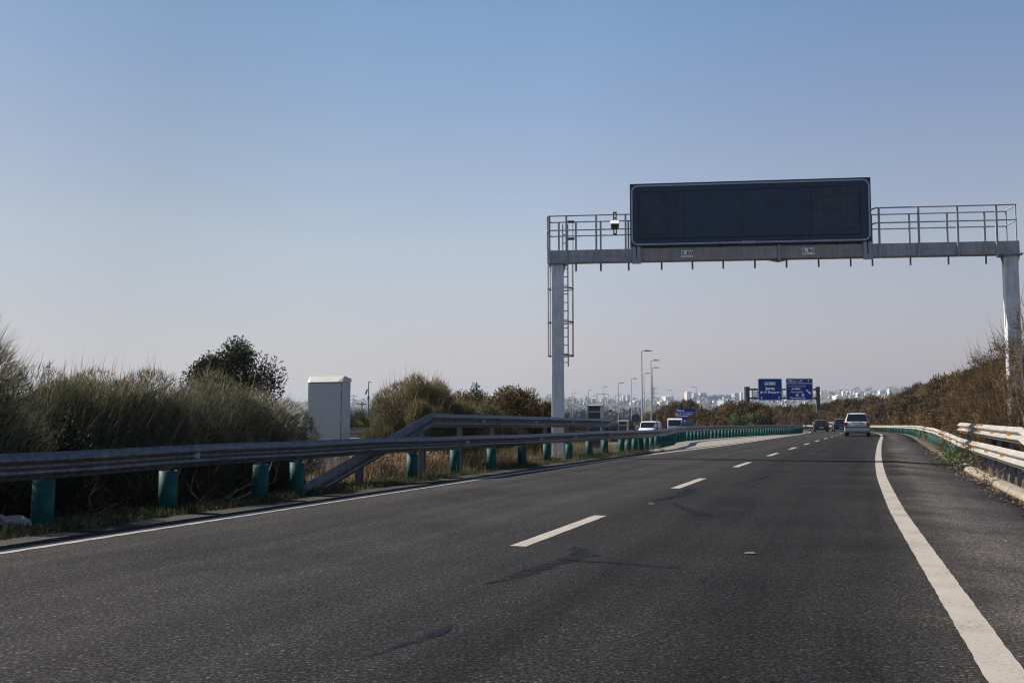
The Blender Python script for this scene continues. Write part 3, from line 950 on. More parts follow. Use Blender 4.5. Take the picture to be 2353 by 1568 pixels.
# ------------------------------------------------------------------ message board
q0, q1 = gl(1447, 495, .30), gl(2001.5, 480, .30)
zb_, zt_ = gl(1725, 560.5, .30)[1], gl(1725, 414.5, .30)[1]
BW = q1[0] - q0[0]
nrm = Vector((GE.y, -GE.x, 0))
bpos = GL + GE * q0[0] + nrm * .30
brd = thing('message_board', 'large dark switched-off electronic message board with a pale rounded border on the gantry', 'message sign', (bpos.x, bpos.y, zb_), GRZ)
BH = zt_ - zb_
m = MB(); m.box(0, BW, .012, .50, 0, BH)
m.build('housing', 'board', brd, bevel=.01)
m = MB()
fr = .29
for (x0, x1, z0, z1) in ((.02, BW - .02, .02, fr - .02), (.02, BW - .02, BH - fr * .92, BH - .02), (.02, .62, fr - .02, BH - fr * .92), (BW - .62 + .02, BW - .02, fr - .02, BH - fr * .92)):
    pass
def ring(x0, x1, z0, z1, r, w, y0, y1, n=8):
    """rounded rectangular frame of width w"""
    def loop(x0, x1, z0, z1, r):
        pts = []
        for cx_, cz_, a0 in ((x1 - r, z1 - r, 0), (x0 + r, z1 - r, 90), (x0 + r, z0 + r, 180), (x1 - r, z0 + r, 270)):
            for k in range(n + 1):
                a = rad(a0 + 90 * k / n); pts.append((cx_ + r * math.cos(a), cz_ + r * math.sin(a)))
        return pts
    A = loop(x0, x1, z0, z1, r); B = loop(x0 + w, x1 - w, z0 + w, z1 - w, max(.001, r - w)); k = len(A)
    m = MB()
    vs = [(p[0], y0, p[1]) for p in A] + [(p[0], y0, p[1]) for p in B] + [(p[0], y1, p[1]) for p in A] + [(p[0], y1, p[1]) for p in B]
    fs = []
    for i in range(k):
        j = (i + 1) % k
        fs += [(i, j, k + j, k + i), (2 * k + j, 2 * k + i, 3 * k + i, 3 * k + j), (i, 2 * k + i, 2 * k + j, j), (k + i, k + j, 3 * k + j, 3 * k + i)]
    m.add(vs, fs)
    return m
ring(.035, BW - .035, .035, BH - .05, .20, .045, -.008, .010).build('border', 'board_pale', brd)
# dim screen in three fields, made of module plates that stand a hair proud of each other
def screen_mat(name, a, b, sx, sz):
    mt, n, l, p = new_mat(name)
    tc = N(n, 'ShaderNodeTexCoord')
    br_ = N(n, 'ShaderNodeTexBrick', offset=0.0, squash=1.0)
    br_.inputs['Scale'].default_value = 1.0
    br_.inputs['Color1'].default_value = (*a, 1); br_.inputs['Color2'].default_value = (*b, 1)
    br_.inputs['Mortar'].default_value = (a[0] * .55, a[1] * .55, a[2] * .55, 1)
    br_.inputs['Mortar Size'].default_value = .012
    br_.inputs['Brick Width'].default_value = sx; br_.inputs['Row Height'].default_value = sz
    mp = N(n, 'ShaderNodeMapping'); mp.inputs['Rotation'].default_value = (rad(-90), 0, 0)
    l.new(tc.outputs['Object'], mp.inputs['Vector']); l.new(mp.outputs['Vector'], br_.inputs['Vector'])
    no = N(n, 'ShaderNodeTexNoise', inp={'Scale': 2.3, 'Detail': 5.0}); l.new(mp.outputs['Vector'], no.inputs['Vector'])
    r = ramp(n, [(0.3, (.7,) * 3), (0.7, (1.25,) * 3)]); l.new(no.outputs['Fac'], r.inputs['Fac'])
    mx = N(n, 'ShaderNodeMix', data_type='RGBA', blend_type='MULTIPLY'); mx.inputs['Factor'].default_value = 1
    l.new(br_.outputs['Color'], mx.inputs['A']); l.new(r.outputs['Color'], mx.inputs['B'])
    l.new(mx.outputs['Result'], p.inputs['Base Color']); p.inputs['Roughness'].default_value = .45
    return mt
M['scr_a'] = screen_mat('screen_left', (.025, .039, .070), (.010, .022, .050), .145, .18)
M['scr_b'] = screen_mat('screen_middle', (.0145, .032, .072), (.0135, .030, .068), 1.1, 2.0)
M['scr_c'] = screen_mat('screen_right', (.034, .048, .070), (.015, .029, .058), .17, .11)
x0, x1 = .27, BW - .33
z0, z1 = .24, BH - .27
for i, (a, b) in enumerate(((x0, x0 + 1.33), (x0 + 1.345, x1 - 1.365), (x1 - 1.35, x1))):
    m = MB(); m.box(a, b, -.004, .0118, z0, z1)
    m.build('screen_panel', ('scr_a', 'scr_b', 'scr_c')[i], brd)
ring(x0 - .025, x1 + .025, z0 - .025, z1 + .025, .01, .02, -.006, .0115, 2).build('screen_rim', 'black', brd)
fix_text('maker_lettering', 'ODECO', .115, 'board_pale', brd, (BW * .497, -.012, .055), bold=.004)
for k in range(4):
    m = MB(); x = BW * (.14 + .24 * k); m.box(x - .05, x + .05, .1, .3, -.05, -.001); m.build('drain_bracket', 'black', brd)

# traffic sensor on the railing
x = gl(1412.5, 520, .27)[0]; bz0 = gl(1412.5, 538, .27)[1]; bz1 = gl(1412.5, 489, .27)[1]
sp_ = GL + GE * x + nrm * .285
sen = thing('traffic_sensor', 'small white and black traffic detector clamped to the gantry railing left of the board', 'sensor', (sp_.x, sp_.y, bz0), GRZ)
m = MB(); H = bz1 - bz0
m.box(-.055, -.02, -.012, .012, 0, H); m.box(.02, .055, -.012, .012, 0, H)
for k in range(5): m.box(-.055, .055, -.016, .016, H * (k / 4.0) - .02, H * (k / 4.0) + .025)
m.build('bracket', 'gantry_dark', sen)
zc = gl(1412, 518, .27)[1] - bz0
m = MB(); m.prism([(-.30, zc - .02), (-.30, zc + .01), (-.02, zc + .16), (-.02, zc - .02)], -.13, .13, 'x'); m.build('hood', 'white_plate', sen, bevel=.01)
m = MB(); m.box(-.115, .115, -.26, -.02, zc - .115, zc - .022); m.build('lens_box', 'black', sen, bevel=.015)

# ------------------------------------------------------------------ roadside cabinets
cp0 = at(754, 1082, 20.3)
h = rad(20)
gzc = gz(cp0.x, cp0.y)
cab = thing('roadside_cabinet', 'tall light grey electrical cabinet with sloped roof standing behind the left guardrail', 'cabinet', (cp0.x, cp0.y, gzc), -h)
CW, CD = .775, .36
CH = at(746, 878, 20.3).z - gzc
m = MB(); m.box(-CW / 2, CW / 2, -CD / 2, CD / 2, .09, CH); m.build('body', 'cabinet', cab, bevel=.008)
m = MB(); m.box(-CW / 2 + .012, CW / 2 - .012, -CD / 2 - .018, -CD / 2 - .001, .15, CH - .02); dr = m.build('door', 'cabinet', cab, bevel=.006)
m = MB(); m.box(-CW / 2 + .002, CW / 2 - .002, -CD / 2 - .006, -CD / 2 - .0005, .14, CH - .008); m.build('door_seal', 'black', cab)
for zz in (.45, 1.1, 1.7):
    m = MB(); m.tube((CW / 2 - .006, -CD / 2 - .016, zz - .05), (CW / 2 - .006, -CD / 2 - .016, zz + .05), .011, .011, 8); m.build('hinge', 'zinc', cab)
m = MB(); m.box(-CW / 2 + .065, -CW / 2 + .12, -CD / 2 - .05, -CD / 2 - .0185, CH * .47, CH * .47 + .27); m.build('handle', 'black', dr, bevel=.01)
m = MB()
for r in range(6):
    for c in range(5):
        x = -CW / 2 + .20 + c * .095; z = .22 + r * .028
        m.prism([(-CD / 2 - .0185, z), (-CD / 2 - .0285, z + .003), (-CD / 2 - .0185, z + .016)], x - .036, x + .036, 'x')
m.build('vent', 'cabinet', dr)
m = MB(); m.box(-CW / 2 - .01, CW / 2 + .01, -CD / 2 - .01, CD / 2 + .01, -.2, .088); m.build('plinth', 'concrete', cab)
m = MB()
y0, y1 = -CD / 2 - .02, CD / 2 + .01; X = CW / 2 + .012
HR = .125
# hood: front lip leans back to a ridge near the front, the top falls to the rear
v = [(-X + .06, y0, CH + .002), (X - .10, y0, CH + .002), (X, y0 + .10, CH + HR), (-X, y0 + .10, CH + HR), (X, y1, CH + .075), (-X, y1, CH + .075), (X, y1, CH + .002), (-X, y1, CH + .002), (X, y0 + .02, CH + .002), (-X, y0 + .02, CH + .002)]
m.add(v, [(0, 1, 2, 3), (3, 2, 4, 5), (5, 4, 6, 7), (1, 8, 2), (2, 8, 6, 4), (0, 3, 9), (3, 5, 7, 9), (0, 9, 7, 6, 8, 1)])
m.build('roof', 'cabinet_roof', cab)

def dark_box(label, px, ptop, Y, w, d, hh, zg):
    p = at(px, ptop, Y)
    g = thing('equipment_box', label, 'cabinet', (p.x, p.y, zg), -rad(20), 'dark fronted boxes beyond the gantry')
    H = p.z - zg
    m = MB(); m.box(-w / 2, -w / 2 + .03, -d / 2, d / 2, 0, H); m.box(w / 2 - .03, w / 2, -d / 2, d / 2, 0, H); m.box(-w / 2 + .03, w / 2 - .03, d / 2 - .03, d / 2, 0, H)
    m.box(-w / 2 + .03, w / 2 - .03, -d / 2, d / 2 - .03, 0, .08)
    m.build('shell', 'cabinet', g)
    m = MB(); m.box(-w / 2 + .032, w / 2 - .032, -d / 2 + .03, -d / 2 + .05, .082, H - .03); dd = m.build('door', 'sign_back', g)
    m = MB(); m.box(-w / 2 + .05, w / 2 - .05, -d / 2 + .018, -d / 2 + .029, H - .22, H - .18); m.build('handle_bar', 'cabinet', dd)
    m = MB(); m.prism([(-d / 2 - .05, H + .001), (-d / 2 - .05, H + .045), (d / 2 + .03, H + .075), (d / 2 + .03, H + .001)], -w / 2 - .03, w / 2 + .03, 'x'); m.build('roof', 'cabinet', g)
dark_box('larger grey equipment box with a black front right of the gantry column', 1368, 933, 37.5, .52, .42, 1.7, .0)
dark_box('smaller grey equipment box with a black front left of the round sign', 1432, 968, 56, .50, .34, 1.3, -.35)

# round sign seen from behind
p = at(1460, 960, 86)
g = thing('round_sign', 'round traffic sign seen from its dark back near the white van', 'sign', (p.x, p.y, gz(p.x, p.y)), -rad(16))
hh = p.z - gz(p.x, p.y)
m = MB(); m.tube((0, 0, hh), (0, .02, hh), .36, .36, 28); m.build('sign_plate', 'sign_back', g)
m = MB(); m.box(-.04, .04, -.05, -.003, -.1, hh + .2); m.build('pole', 'zinc_post', g)

# ------------------------------------------------------------------ overhead direction signs far ahead
YG = 196.0
pa, pb = at(1717, 889, YG), at(1878, 886, YG)
gx = thing('sign_gantry', 'dark far portal gantry that carries the two blue direction signs', 'gantry', (pa.x, YG, -.6), 0)
W = pb.x - pa.x; zt = pa.z + .6
for x, d in ((0, 0), (W, 0)):
    m = MB(); m.box(x - .35, x + .35, -.3, .3, 0, zt + .1); m.build('column', 'gantry_dark', gx, bevel=.05)
m = MB(); m.box(-.75, -.36, -.3, .3, 0, zt + .1); m.build('column_side', 'zinc', gx)
zu, zl2 = at(1800, 894, YG).z + .6, at(1800, 914, YG).z + .6
m = MB(); m.tube((.3, 0, zu), (W - .3, 0, zu), .17, .17, 10); m.build('chord', 'gantry_dark', gx)
m = MB(); m.tube((.3, 0, zl2), (W - .3, 0, zl2), .17, .17, 10); m.build('chord', 'gantry_dark', gx)
m = MB()
for i in range(1, 14):
    x = W * i / 14; m.tube((x, 0, zl2), (x, 0, zu), .055, .055, 6)
m.build('lattice_bars', 'gantry_dark', gx)
m = MB()
for z in (zu, zl2):
    for x in (.3, 1.35, W - .4): m.tube((x - .12, 0, z), (x + .12, 0, z), .27, .27, 10)
m.build('collars', 'gantry_dark', gx)

def panel(name, label, x0, x1, y0, y1, Y, cat='sign', group=None, rim=True):
    a, b = at(x0, y0, Y), at(x1, y1, Y)
    w, h_ = b.x - a.x, a.z - b.z
    g = thing(name, label, cat, (a.x, Y, b.z), 0, group)
    m = MB()
    n = 6; r = .28; pts = []
    for cx_, cz_, a0 in ((w - r, h_ - r, 0), (r, h_ - r, 90), (r, r, 180), (w - r, r, 270)):
        for k in range(n + 1):
            an = rad(a0 + 90 * k / n); pts.append((cx_ + r * math.cos(an), cz_ + r * math.sin(an)))
    m.prism(pts, 0, .08, 'y')
    m.build('panel', 'sign_blue', g)
    if rim: ring(.03, w - .03, .03, h_ - .03, .26, .07, -.012, -.002).build('border', 'sign_white', g)
    return g, w, h_
FY = -.012
def arrow(g, x, z, ang, L, w, mat='sign_white'):
    m = MB()
    c, s_ = math.cos(ang), math.sin(ang)
    pts = [(-L / 2, -w / 2), (L * .1, -w / 2), (L * .1, -w * 1.25), (L / 2, 0), (L * .1, w * 1.25), (L * .1, w / 2), (-L / 2, w / 2)]
    m.prism([(x + c * a - s_ * b, z + s_ * a + c * b) for a, b in pts], -.012, -.002, 'y')
    m.build('arrow', mat, g)
g, w, h_ = panel('direction_sign', 'left blue overhead sign reading A-382 Jerez de la Frontera', 1741, 1797, 869, 919.4, YG - .4)
m = MB(); m.box(w * .25, w * .74, -.008, -.002, h_ * .70, h_ * .84); o = m.build('route_plate', 'sign_green', g)
ring(w * .25, w * .74, h_ * .70, h_ * .84, .05, .035, -.014, -.009, 3).build('route_border', 'sign_white', o)
fix_text('lettering', 'A-382', .66, 'sign_white', g, (w * .495, -.014, h_ * .77), bold=.035, sx=1.15)
fix_text('lettering', 'Jerez', .80, 'sign_white', g, (w * .5, FY, h_ * .545), bold=.045, sx=1.1)
fix_text('lettering', 'de la Frontera', .66, 'sign_white', g, (w * .5, FY, h_ * .37), bold=.035, sx=1.03)
arrow(g, w * .14, h_ * .125, rad(-90), .50, .16); arrow(g, w * .86, h_ * .125, rad(-90), .50, .16)
g, w, h_ = panel('direction_sign', 'right blue overhead exit sign with a slanted white arrow reading A-382a', 1805, 1867.7, 868.5, 918.5, YG - .4)
ring(.06, w * .42, h_ * .78, h_ - .08, .2, .05, -.016, -.006).build('tab_border', 'sign_white', g)
ring(w * .45, w - .06, h_ * .78, h_ - .08, .2, .05, -.016, -.006).build('tab_border', 'sign_white', g)
ring(.06, w - .06, .06, h_ * .76, .2, .05, -.016, -.006).build('tab_border', 'sign_white', g)
fix_text('lettering', '500 m', .50, 'sign_white', g, (w * .22, FY, h_ * .875), bold=.02, sx=1.1)
m = MB()
m.prism([(w * .50, h_ * .815), (w * .53, h_ * .815), (w * .56, h_ * .94), (w * .545, h_ * .94)], -.012, -.002, 'y')
m.prism([(w * .585, h_ * .815), (w * .612, h_ * .815), (w * .578, h_ * .90), (w * .567, h_ * .90)], -.012, -.002, 'y')
m.prism([(w * .578, h_ * .905), (w * .615, h_ * .93), (w * .632, h_ * .915), (w * .635, h_ * .955), (w * .597, h_ * .955), (w * .607, h_ * .94), (w * .57, h_ * .915)], -.012, -.002, 'y')
m.build('exit_symbol', 'sign_white', g)
fix_text('lettering', '3', .46, 'sign_white', g, (w * .84, FY, h_ * .88), bold=.02)
m = MB(); m.prism([(w * .06, h_ * .615), (w * .10, h_ * .67), (w * .74, h_ * .68), (w * .70, h_ * .605)], -.010, -.002, 'y'); o = m.build('circuit_plate', 'sign_pink', g)
fix_text('lettering', 'circuito de velocidad', .30, 'sign_brown', o, (w * .40, -.014, h_ * .645), bold=.012, sx=1.05)
m = MB(); m.box(w * .17, w * .57, -.010, -.002, h_ * .455, h_ * .575); o = m.build('route_plate', 'sign_green', g)
fix_text('lettering', 'A-382a', .52, 'sign_white', o, (w * .37, -.014, h_ * .515), bold=.016, sx=1.1)
fix_text('lettering', 'vía de servicio', .40, 'sign_white', g, (w * .40, FY, h_ * .37), bold=.014, sx=1.05)
fix_text('lettering', 'Torremelgarejo', .42, 'sign_white', g, (w * .43, FY, h_ * .095), bold=.022, sx=1.12)
for x in (.41, .625):
    m = MB(); m.box(w * x - .26, w * x + .26, -.010, -.002, h_ * .165, h_ * .30); o = m.build('pictogram', 'sign_white', g)
    m = MB()
    if x < .5: m.box(w * x - .17, w * x + .17, -.016, -.011, h_ * .205, h_ * .235); m.box(w * x - .1, w * x + .17, -.0155, -.0105, h_ * .236, h_ * .26)
    else:
        m.prism([(w * x - .16, h_ * .19), (w * x - .10, h_ * .19), (w * x + .16, h_ * .275), (w * x + .10, h_ * .275)], -.016, -.011, 'y')
        m.prism([(w * x + .16, h_ * .19), (w * x + .10, h_ * .19), (w * x - .16, h_ * .275), (w * x - .10, h_ * .275)], -.0165, -.0115, 'y')
    m.build('pictogram_mark', 'black', o)
arrow(g, w * .84, h_ * .37, rad(-42), 1.3, .24)
# blue ground sign beyond the truck
YB = 166.0
g, w, h_ = panel('direction_sign', 'blue roadside exit sign standing behind the white truck', 1554.6, 1598, 938.5, 971, YB, rim=False)
m = MB()
for x in (.22, .78): m.box(w * x - .1, w * x + .1, .082, .25, -2.6, h_ * .9)
m.build('post', 'zinc_post', g)
m = MB(); m.box(.12, w - .12, -.012, -.002, h_ * .745, h_ * .765); m.build('divider', 'sign_white', g)
fix_text('lettering', '750 m', .48, 'sign_white', g, (w * .17, FY, h_ * .87), bold=.015)
m = MB(); m.prism([(w * .33, h_ * .81), (w * .36, h_ * .81), (w * .44, h_ * .94), (w * .40, h_ * .93)], -.012, -.002, 'y'); m.build('exit_symbol', 'sign_white', g)
fix_text('lettering', 'vía de servicio', .46, 'sign_white', g, (w * .38, FY, h_ * .64), bold=.015, sx=1.1)
fix_text('lettering', 'Torremelgarejo', .44, 'sign_white', g, (w * .36, FY, h_ * .50), bold=.015)
fix_text('lettering', 'circuito', .40, 'sign_brown', g, (w * .42, FY, h_ * .36), bold=.015)
m = MB(); m.box(w * .36, w * .46, -.012, -.002, h_ * .06, h_ * .2); m.build('pictogram', 'sign_white', g)

# ------------------------------------------------------------------ street lamps beyond the junction
LAMPS = [(1473.6, 806.8, 1, 'tallest street lamp, rising from beside the white van'),
         (1494.9, 828.6, 1, 'second tallest street lamp, right of the tallest one'),
         (1497.6, 845.0, 1, 'street lamp whose pole almost hides behind the second tallest lamp'),
         (1478.7, 858.2, 1, 'street lamp just right of the tallest one and half its height'),
         (1450.5, 870.0, 1, 'street lamp directly behind the round sign'),
         (1420.0, 880.0, 1, 'street lamp rising behind the smaller equipment box'),
         (1385.0, 888.4, 1, 'street lamp rising behind the right edge of the larger equipment box'),
         (1351.4, 895.3, 1, 'street lamp rising behind the left edge of the larger equipment box'),
         (1315.0, 902.0, 1, 'far street lamp just right of the gantry column, the taller of two'),
         (1483.4, 902.0, -1, 'short far street lamp with its head to the left between the tall lamps'),
         (1428.9, 905.8, -1, 'far street lamp with its head to the left before the twin towers'),
         (1370.7, 909.9, -1, 'far street lamp with its head to the left above the larger equipment box'),
         (1311.2, 913.1, -1, 'far street lamp beside the gantry column, the shorter of two'),
         (1543.4, 896.6, -1, 'street lamp with its head to the left, rising behind the white truck'),
         (1599.8, 889.9, -1, 'left-headed street lamp at the right end of the blue roadside sign'),
         (1355.8, 915.6, -1, 'faintest far street lamp above the trees left of the equipment box')]
for x, y, sd, lab in LAMPS:
    Y = 10.3 * F / (966 - y)
    top = at(x, y, Y); zg = gz(top.x, Y) - .1
    H = top.z - zg
    g = thing('street_lamp', lab, 'street lamp', (top.x, Y, zg), 0, 'street lamps beyond the junction')
    m = MB(); m.tube((0, 0, 0), (0, 0, H), .13, .075, 10); m.path([(0, 0, H), (sd * .25, 0, H + .06), (sd * .5, 0, H + .08)], .05); m.build('pole', 'lamp_pole', g)
    m = MB(); m.prism([(sd * .45, H + .0), (sd * .45, H + .16), (sd * .8, H + .2), (sd * 1.5, H + .12), (sd * 1.5, H + .04)], -.17, .17, 'y'); m.build('lamp_head', 'lamp_head', g, bevel=.03)

# lattice pylons
def pylon(x, y, Y, label, H=38):
    p = at(x, y, Y)
    g = thing('power_pylon', label, 'pylon', (p.x, Y, p.z - H), 0.3)
    m = MB(); w0, w1 = 3.2, .7
    def c(z): return w0 + (w1 - w0) * min(1, z / (H * .72)) if z < H * .72 else w1
    levels = [H * k / 12 for k in range(13)]
    for sx in (-1, 1):
        for sy in (-1, 1):
            for a, b in zip(levels[:-1], levels[1:]):
                m.tube((sx * c(a), sy * c(a), a), (sx * c(b), sy * c(b), b), .16, .16, 4)
    for a, b in zip(levels[:-1], levels[1:]):
        for sy in (-1, 1):
            m.tube((-c(a), sy * c(a), a), (c(b), sy * c(b), b), .1, .1, 4); m.tube((c(a), sy * c(a), a), (-c(b), sy * c(b), b), .1, .1, 4)
    m.build('tower', 'pylon', g)
    for z, wd in ((H * .66, 6.5), (H * .8, 5.5), (H * .94, 4.5)):
        m = MB(); m.tube((-wd, 0, z), (wd, 0, z), .2, .2, 4)
        for s in (-1, 1): m.tube((s * wd, 0, z), (s * .7, 0, z + 1.4), .12, .12, 4); m.tube((s * wd * .95, 0, z), (s * wd * .95, 0, z - 1.6), .14, .14, 5)
        m.build('cross_arm', 'pylon', g)
    return p
PA = pylon(1501, 888, 1150, 'lattice power pylon standing just right of the tall street lamps')
PB = pylon(812, 906, 1350, 'distant lattice power pylon right of the grey cabinet', 36)
for i, (dz, off) in enumerate(((-2.3, 0), (-7.6, 0), (-13, 0), (0, 0))):
    m = MB(); pts = []
    ends = (Vector((PA.x + 4, PA.y, PA.z + dz)), Vector((PA.x + 900, PA.y + 800, PA.z - 20 + dz)))
    for k in range(25):
        t = k / 24; v = ends[0].lerp(ends[1], t); v.z -= 16 * 4 * t * (1 - t); pts.append(v)
    m.path(pts, .035, 4)
    tag(m.build('power_cable', 'pylon'), 'thin power cable running right from the pylon by the tall street lamps', 'cable', 'cables of the right pylon')
# mast with a panel and wooden pole by the cabinet
p = at(846.8, 876, 170)
zg = gz(p.x, p.y); g = thing('camera_mast', 'thin dark mast with a tilted panel box seen right of the cabinet', 'mast', (p.x, p.y, zg), 0)
H = p.z - zg
m = MB(); m.tube((0, 0, 0), (0, 0, H), .12, .07, 8); m.path([(0, 0, H - .1), (.4, 0, H + .0), (.4, 0, H - .2)], .05); m.build('pole', 'lamp_head', g)
m = MB(); zc = at(846, 899, 170).z - zg; m.prism([(-.62, zc - .42), (-.36, zc - .46), (-.1, zc + .38), (-.3, zc + .42)], -.1, .1, 'y'); m.build('panel_box', 'black', g)
m = MB(); zc = at(846, 913, 170).z - zg; m.box(-.16, .16, -.15, .15, zc - .25, zc + .25); m.build('control_box', 'black', g)
p = at(831.5, 922, 190); zg = gz(p.x, p.y)
g = thing('utility_pole', 'short wooden utility pole left of the camera mast', 'pole', (p.x, p.y, zg), 0); H = p.z - zg
m = MB(); m.tube((0, 0, 0), (0, 0, H), .16, .11, 8); m.build('pole', 'wood_pole', g)
m = MB(); m.box(-.9, .9, -.08, .08, H - .55, H - .4); m.build('cross_arm', 'wood_pole', g)

# ------------------------------------------------------------------ vehicles (nose towards +y)
def car(name, label, cat, loc, rz, secs, paint, W, wheel_r, axles, rear_glass, front_glass, side_glass, extras=None):
    """secs: [(y, half width, sill z, belt z, roof half width, roof z)] from tail to nose"""
    g = thing(name, label, cat, loc, rz)
    m = MB(); vs = []
    for y, w, z0, zb, wr, zr in secs:
        half = [(w * .94, z0), (w, z0 + (zb - z0) * .35), (w * .985, zb), (wr, zr - .03), (wr * .82, zr + .012), (0, zr + .03)]
        for x, z in half: vs.append((x, y, z))
        for x, z in half[::-1][1:]: vs.append((-x, y, z))
    k = 11; fs = []
    for i in range(len(secs) - 1):
        for j in range(k - 1):
            a = i * k + j; fs.append((a, a + 1, a + k + 1, a + k))
        fs.append((i * k, (i + 1) * k, (i + 1) * k + k - 1, i * k + k - 1))
    fs += [tuple(range(k)), tuple(range((len(secs) - 1) * k, len(secs) * k))]
    m.add(vs, fs, True)
    body = m.build('body', paint, g, bevel=.03, seg=2)
    def pane(nm, a, b, fa, fb, inset, lift, front=True):
        """glass over the roof side of two sections, from fraction fa to fb"""
        ya, wa, _, zba, ra, za = a; yb, wb, _, zbb, rb, zb = b
        y0, y1 = ya + (yb - ya) * fa, ya + (yb - ya) * fb
        z0, z1 = za + .012 + (zb - za) * fa, za + .012 + (zb - za) * fb
        r0, r1 = (ra + (rb - ra) * fa) - inset, (ra + (rb - ra) * fb) - inset
        d = Vector((0, y1 - y0, z1 - z0)); nn = Vector((0, -d.z, d.y)).normalized()
        if nn.z < 0: nn = -nn
        q = MB()
        c0, c1 = Vector((0, y0, z0)), Vector((0, y1, z1))
        vv = []
        for sgn in (lift, lift - .03):
            for c, r in ((c0, r0), (c1, r1)):
                for x in (-r, -r * .8, 0, r * .8, r):
                    hgt = .018 * (1 - abs(x) / r)
                    vv.append(c + nn * (sgn + hgt) + Vector((x, 0, 0)))
        ff = []
        for b_ in (0, 10):
            for i in range(4): ff.append((b_ + i, b_ + i + 1, b_ + 6 + i, b_ + 5 + i))
        for i in range(4): ff += [(i, i + 1, 11 + i, 10 + i), (5 + i, 6 + i, 16 + i, 15 + i)]
        ff += [(0, 5, 15, 10), (4, 9, 19, 14)]
        q.add(vv, ff)
        return q.build(nm, 'glass', g)
    if rear_glass: i, fa, fb = rear_glass; pane('rear_window', secs[i], secs[i + 1], fa, fb, .05, .022)
    if front_glass: i, fa, fb = front_glass; pane('windscreen', secs[i], secs[i + 1], fa, fb, .05, .022)
    for (i, fa, fb) in side_glass:
        a, b = secs[i], secs[i + 1]
        for s in (-1, 1):
            q = MB(); vv = []
            for lift in (.012, -.02):
                for f in (fa, fb):
                    y = a[0] + (b[0] - a[0]) * f
                    w = (a[1] + (b[1] - a[1]) * f) * .985; zb = a[3] + (b[3] - a[3]) * f
                    r = a[4] + (b[4] - a[4]) * f; zr = a[5] - .03 + (b[5] - a[5]) * f
                    for t in (.08, .9):
                        vv.append((s * (w + (r - w) * t + lift), y, zb + (zr - zb) * t + lift * .3))
            q.add(vv, [(0, 1, 3, 2), (4, 6, 7, 5), (0, 4, 5, 1), (2, 3, 7, 6), (0, 2, 6, 4), (1, 5, 7, 3)])
            q.build('side_window', 'glass', g)
    for y in axles:
        for s in (-1, 1):
            e = bpy.data.objects.new('wheel', None)
            q = MB(); x0 = s * (W / 2 - .235); x1 = s * (W / 2 - .02)
            q.tube((x0, y, wheel_r), (x1, y, wheel_r), wheel_r, wheel_r, 20)
            t = q.build('wheel', 'tyre', g, bevel=.03)
            q = MB(); q.tube((x1, y, wheel_r), (x1 + s * .012, y, wheel_r), wheel_r * .62, wheel_r * .55, 14); q.build('rim', 'rim', t)
            bpy.data.objects.remove(e)
    return g
def bx(g, nm, mat, *b, bevel=.01, rep=True):
    m = MB(); m.box(*b); return m.build(nm, mat, g, bevel=bevel)

def place(s, u):
    p = P(s, u); return (p.x, p.y, p.z + .004), -head(s)
# white people carrier ahead
loc, rz = place(68.3, 1.55)
secs = [(-2.12, .80, .40, .62, .78, .70), (-2.10, .855, .30, .80, .80, .98), (-2.02, .868, .26, .95, .77, 1.04), (-1.70, .87, .24, 1.0, .635, 1.60), (-.6, .875, .22, .98, .665, 1.66), (.5, .875, .22, .96, .65, 1.63), (1.45, .865, .24, .94, .70, 1.06), (2.0, .82, .28, .78, .66, .84), (2.15, .72, .34, .6, .6, .66)]
c = car('people_carrier', 'white people carrier with roof rails driving away in the right lane', 'car', loc, rz, secs, 'car_white', 1.75, .315, (-1.32, 1.36), (2, .06, .93), (5, .05, .95), [(3, .08, .95), (4, .05, .95)])
for s in (-1, 1):
    m = MB(); m.box(s * .855 - .05, s * .855 + .02, -2.135, -1.95, .74, 1.03) if s > 0 else m.box(s * .855 - .02, s * .855 + .05, -2.135, -1.95, .74, 1.03)
    m.box(s * .74 - .10, s * .74 + .10, -2.142, -2.02, .74, 1.0)
    m.build('tail_light', 'tail', c, bevel=.02)
    m = MB(); m.path([(s * .585, -1.62, 1.62), (s * .575, -1.45, 1.715), (s * .60, .3, 1.725), (s * .60, .5, 1.65)], .028, 6); m.build('roof_rail', 'plastic', c)
    m = MB(); m.box(min(s * .88, s * .99), max(s * .88, s * .99), .78, .90, .98, 1.10); m.build('mirror', 'plastic', c, bevel=.03)
bx(c, 'rear_bumper', 'car_white', -.86, .86, -2.185, -2.06, .36, .62, bevel=.05)
bx(c, 'bumper_strip', 'plastic', -.87, .87, -2.195, -2.02, .625, .70, bevel=.02)
bx(c, 'rear_skirt', 'plastic', -.80, .80, -2.10, -1.98, .24, .36, bevel=.03)
p_ = bx(c, 'number_plate', 'white_plate', -.26, .26, -2.168, -2.120, .85, .95, bevel=.004)
bx(c, 'plate_surround', 'plastic', -.36, .36, -2.150, -2.08, .965, 1.02, bevel=.01)
bx(c, 'tailgate_badge', 'rim', -.06, .06, -2.150, -2.10, .74, .80, bevel=.02)
m = MB(); m.tube((.05, -2.16, .33), (.05, -2.24, .34), .025); m.tube((.05, -2.24, .33), (.05, -2.24, .45), .022); m.build('tow_ball', 'plastic', c)
m = MB(); m.tube((-.5, -2.13, .26), (-.5, -1.9, .26), .03); m.build('exhaust', 'plastic', c)

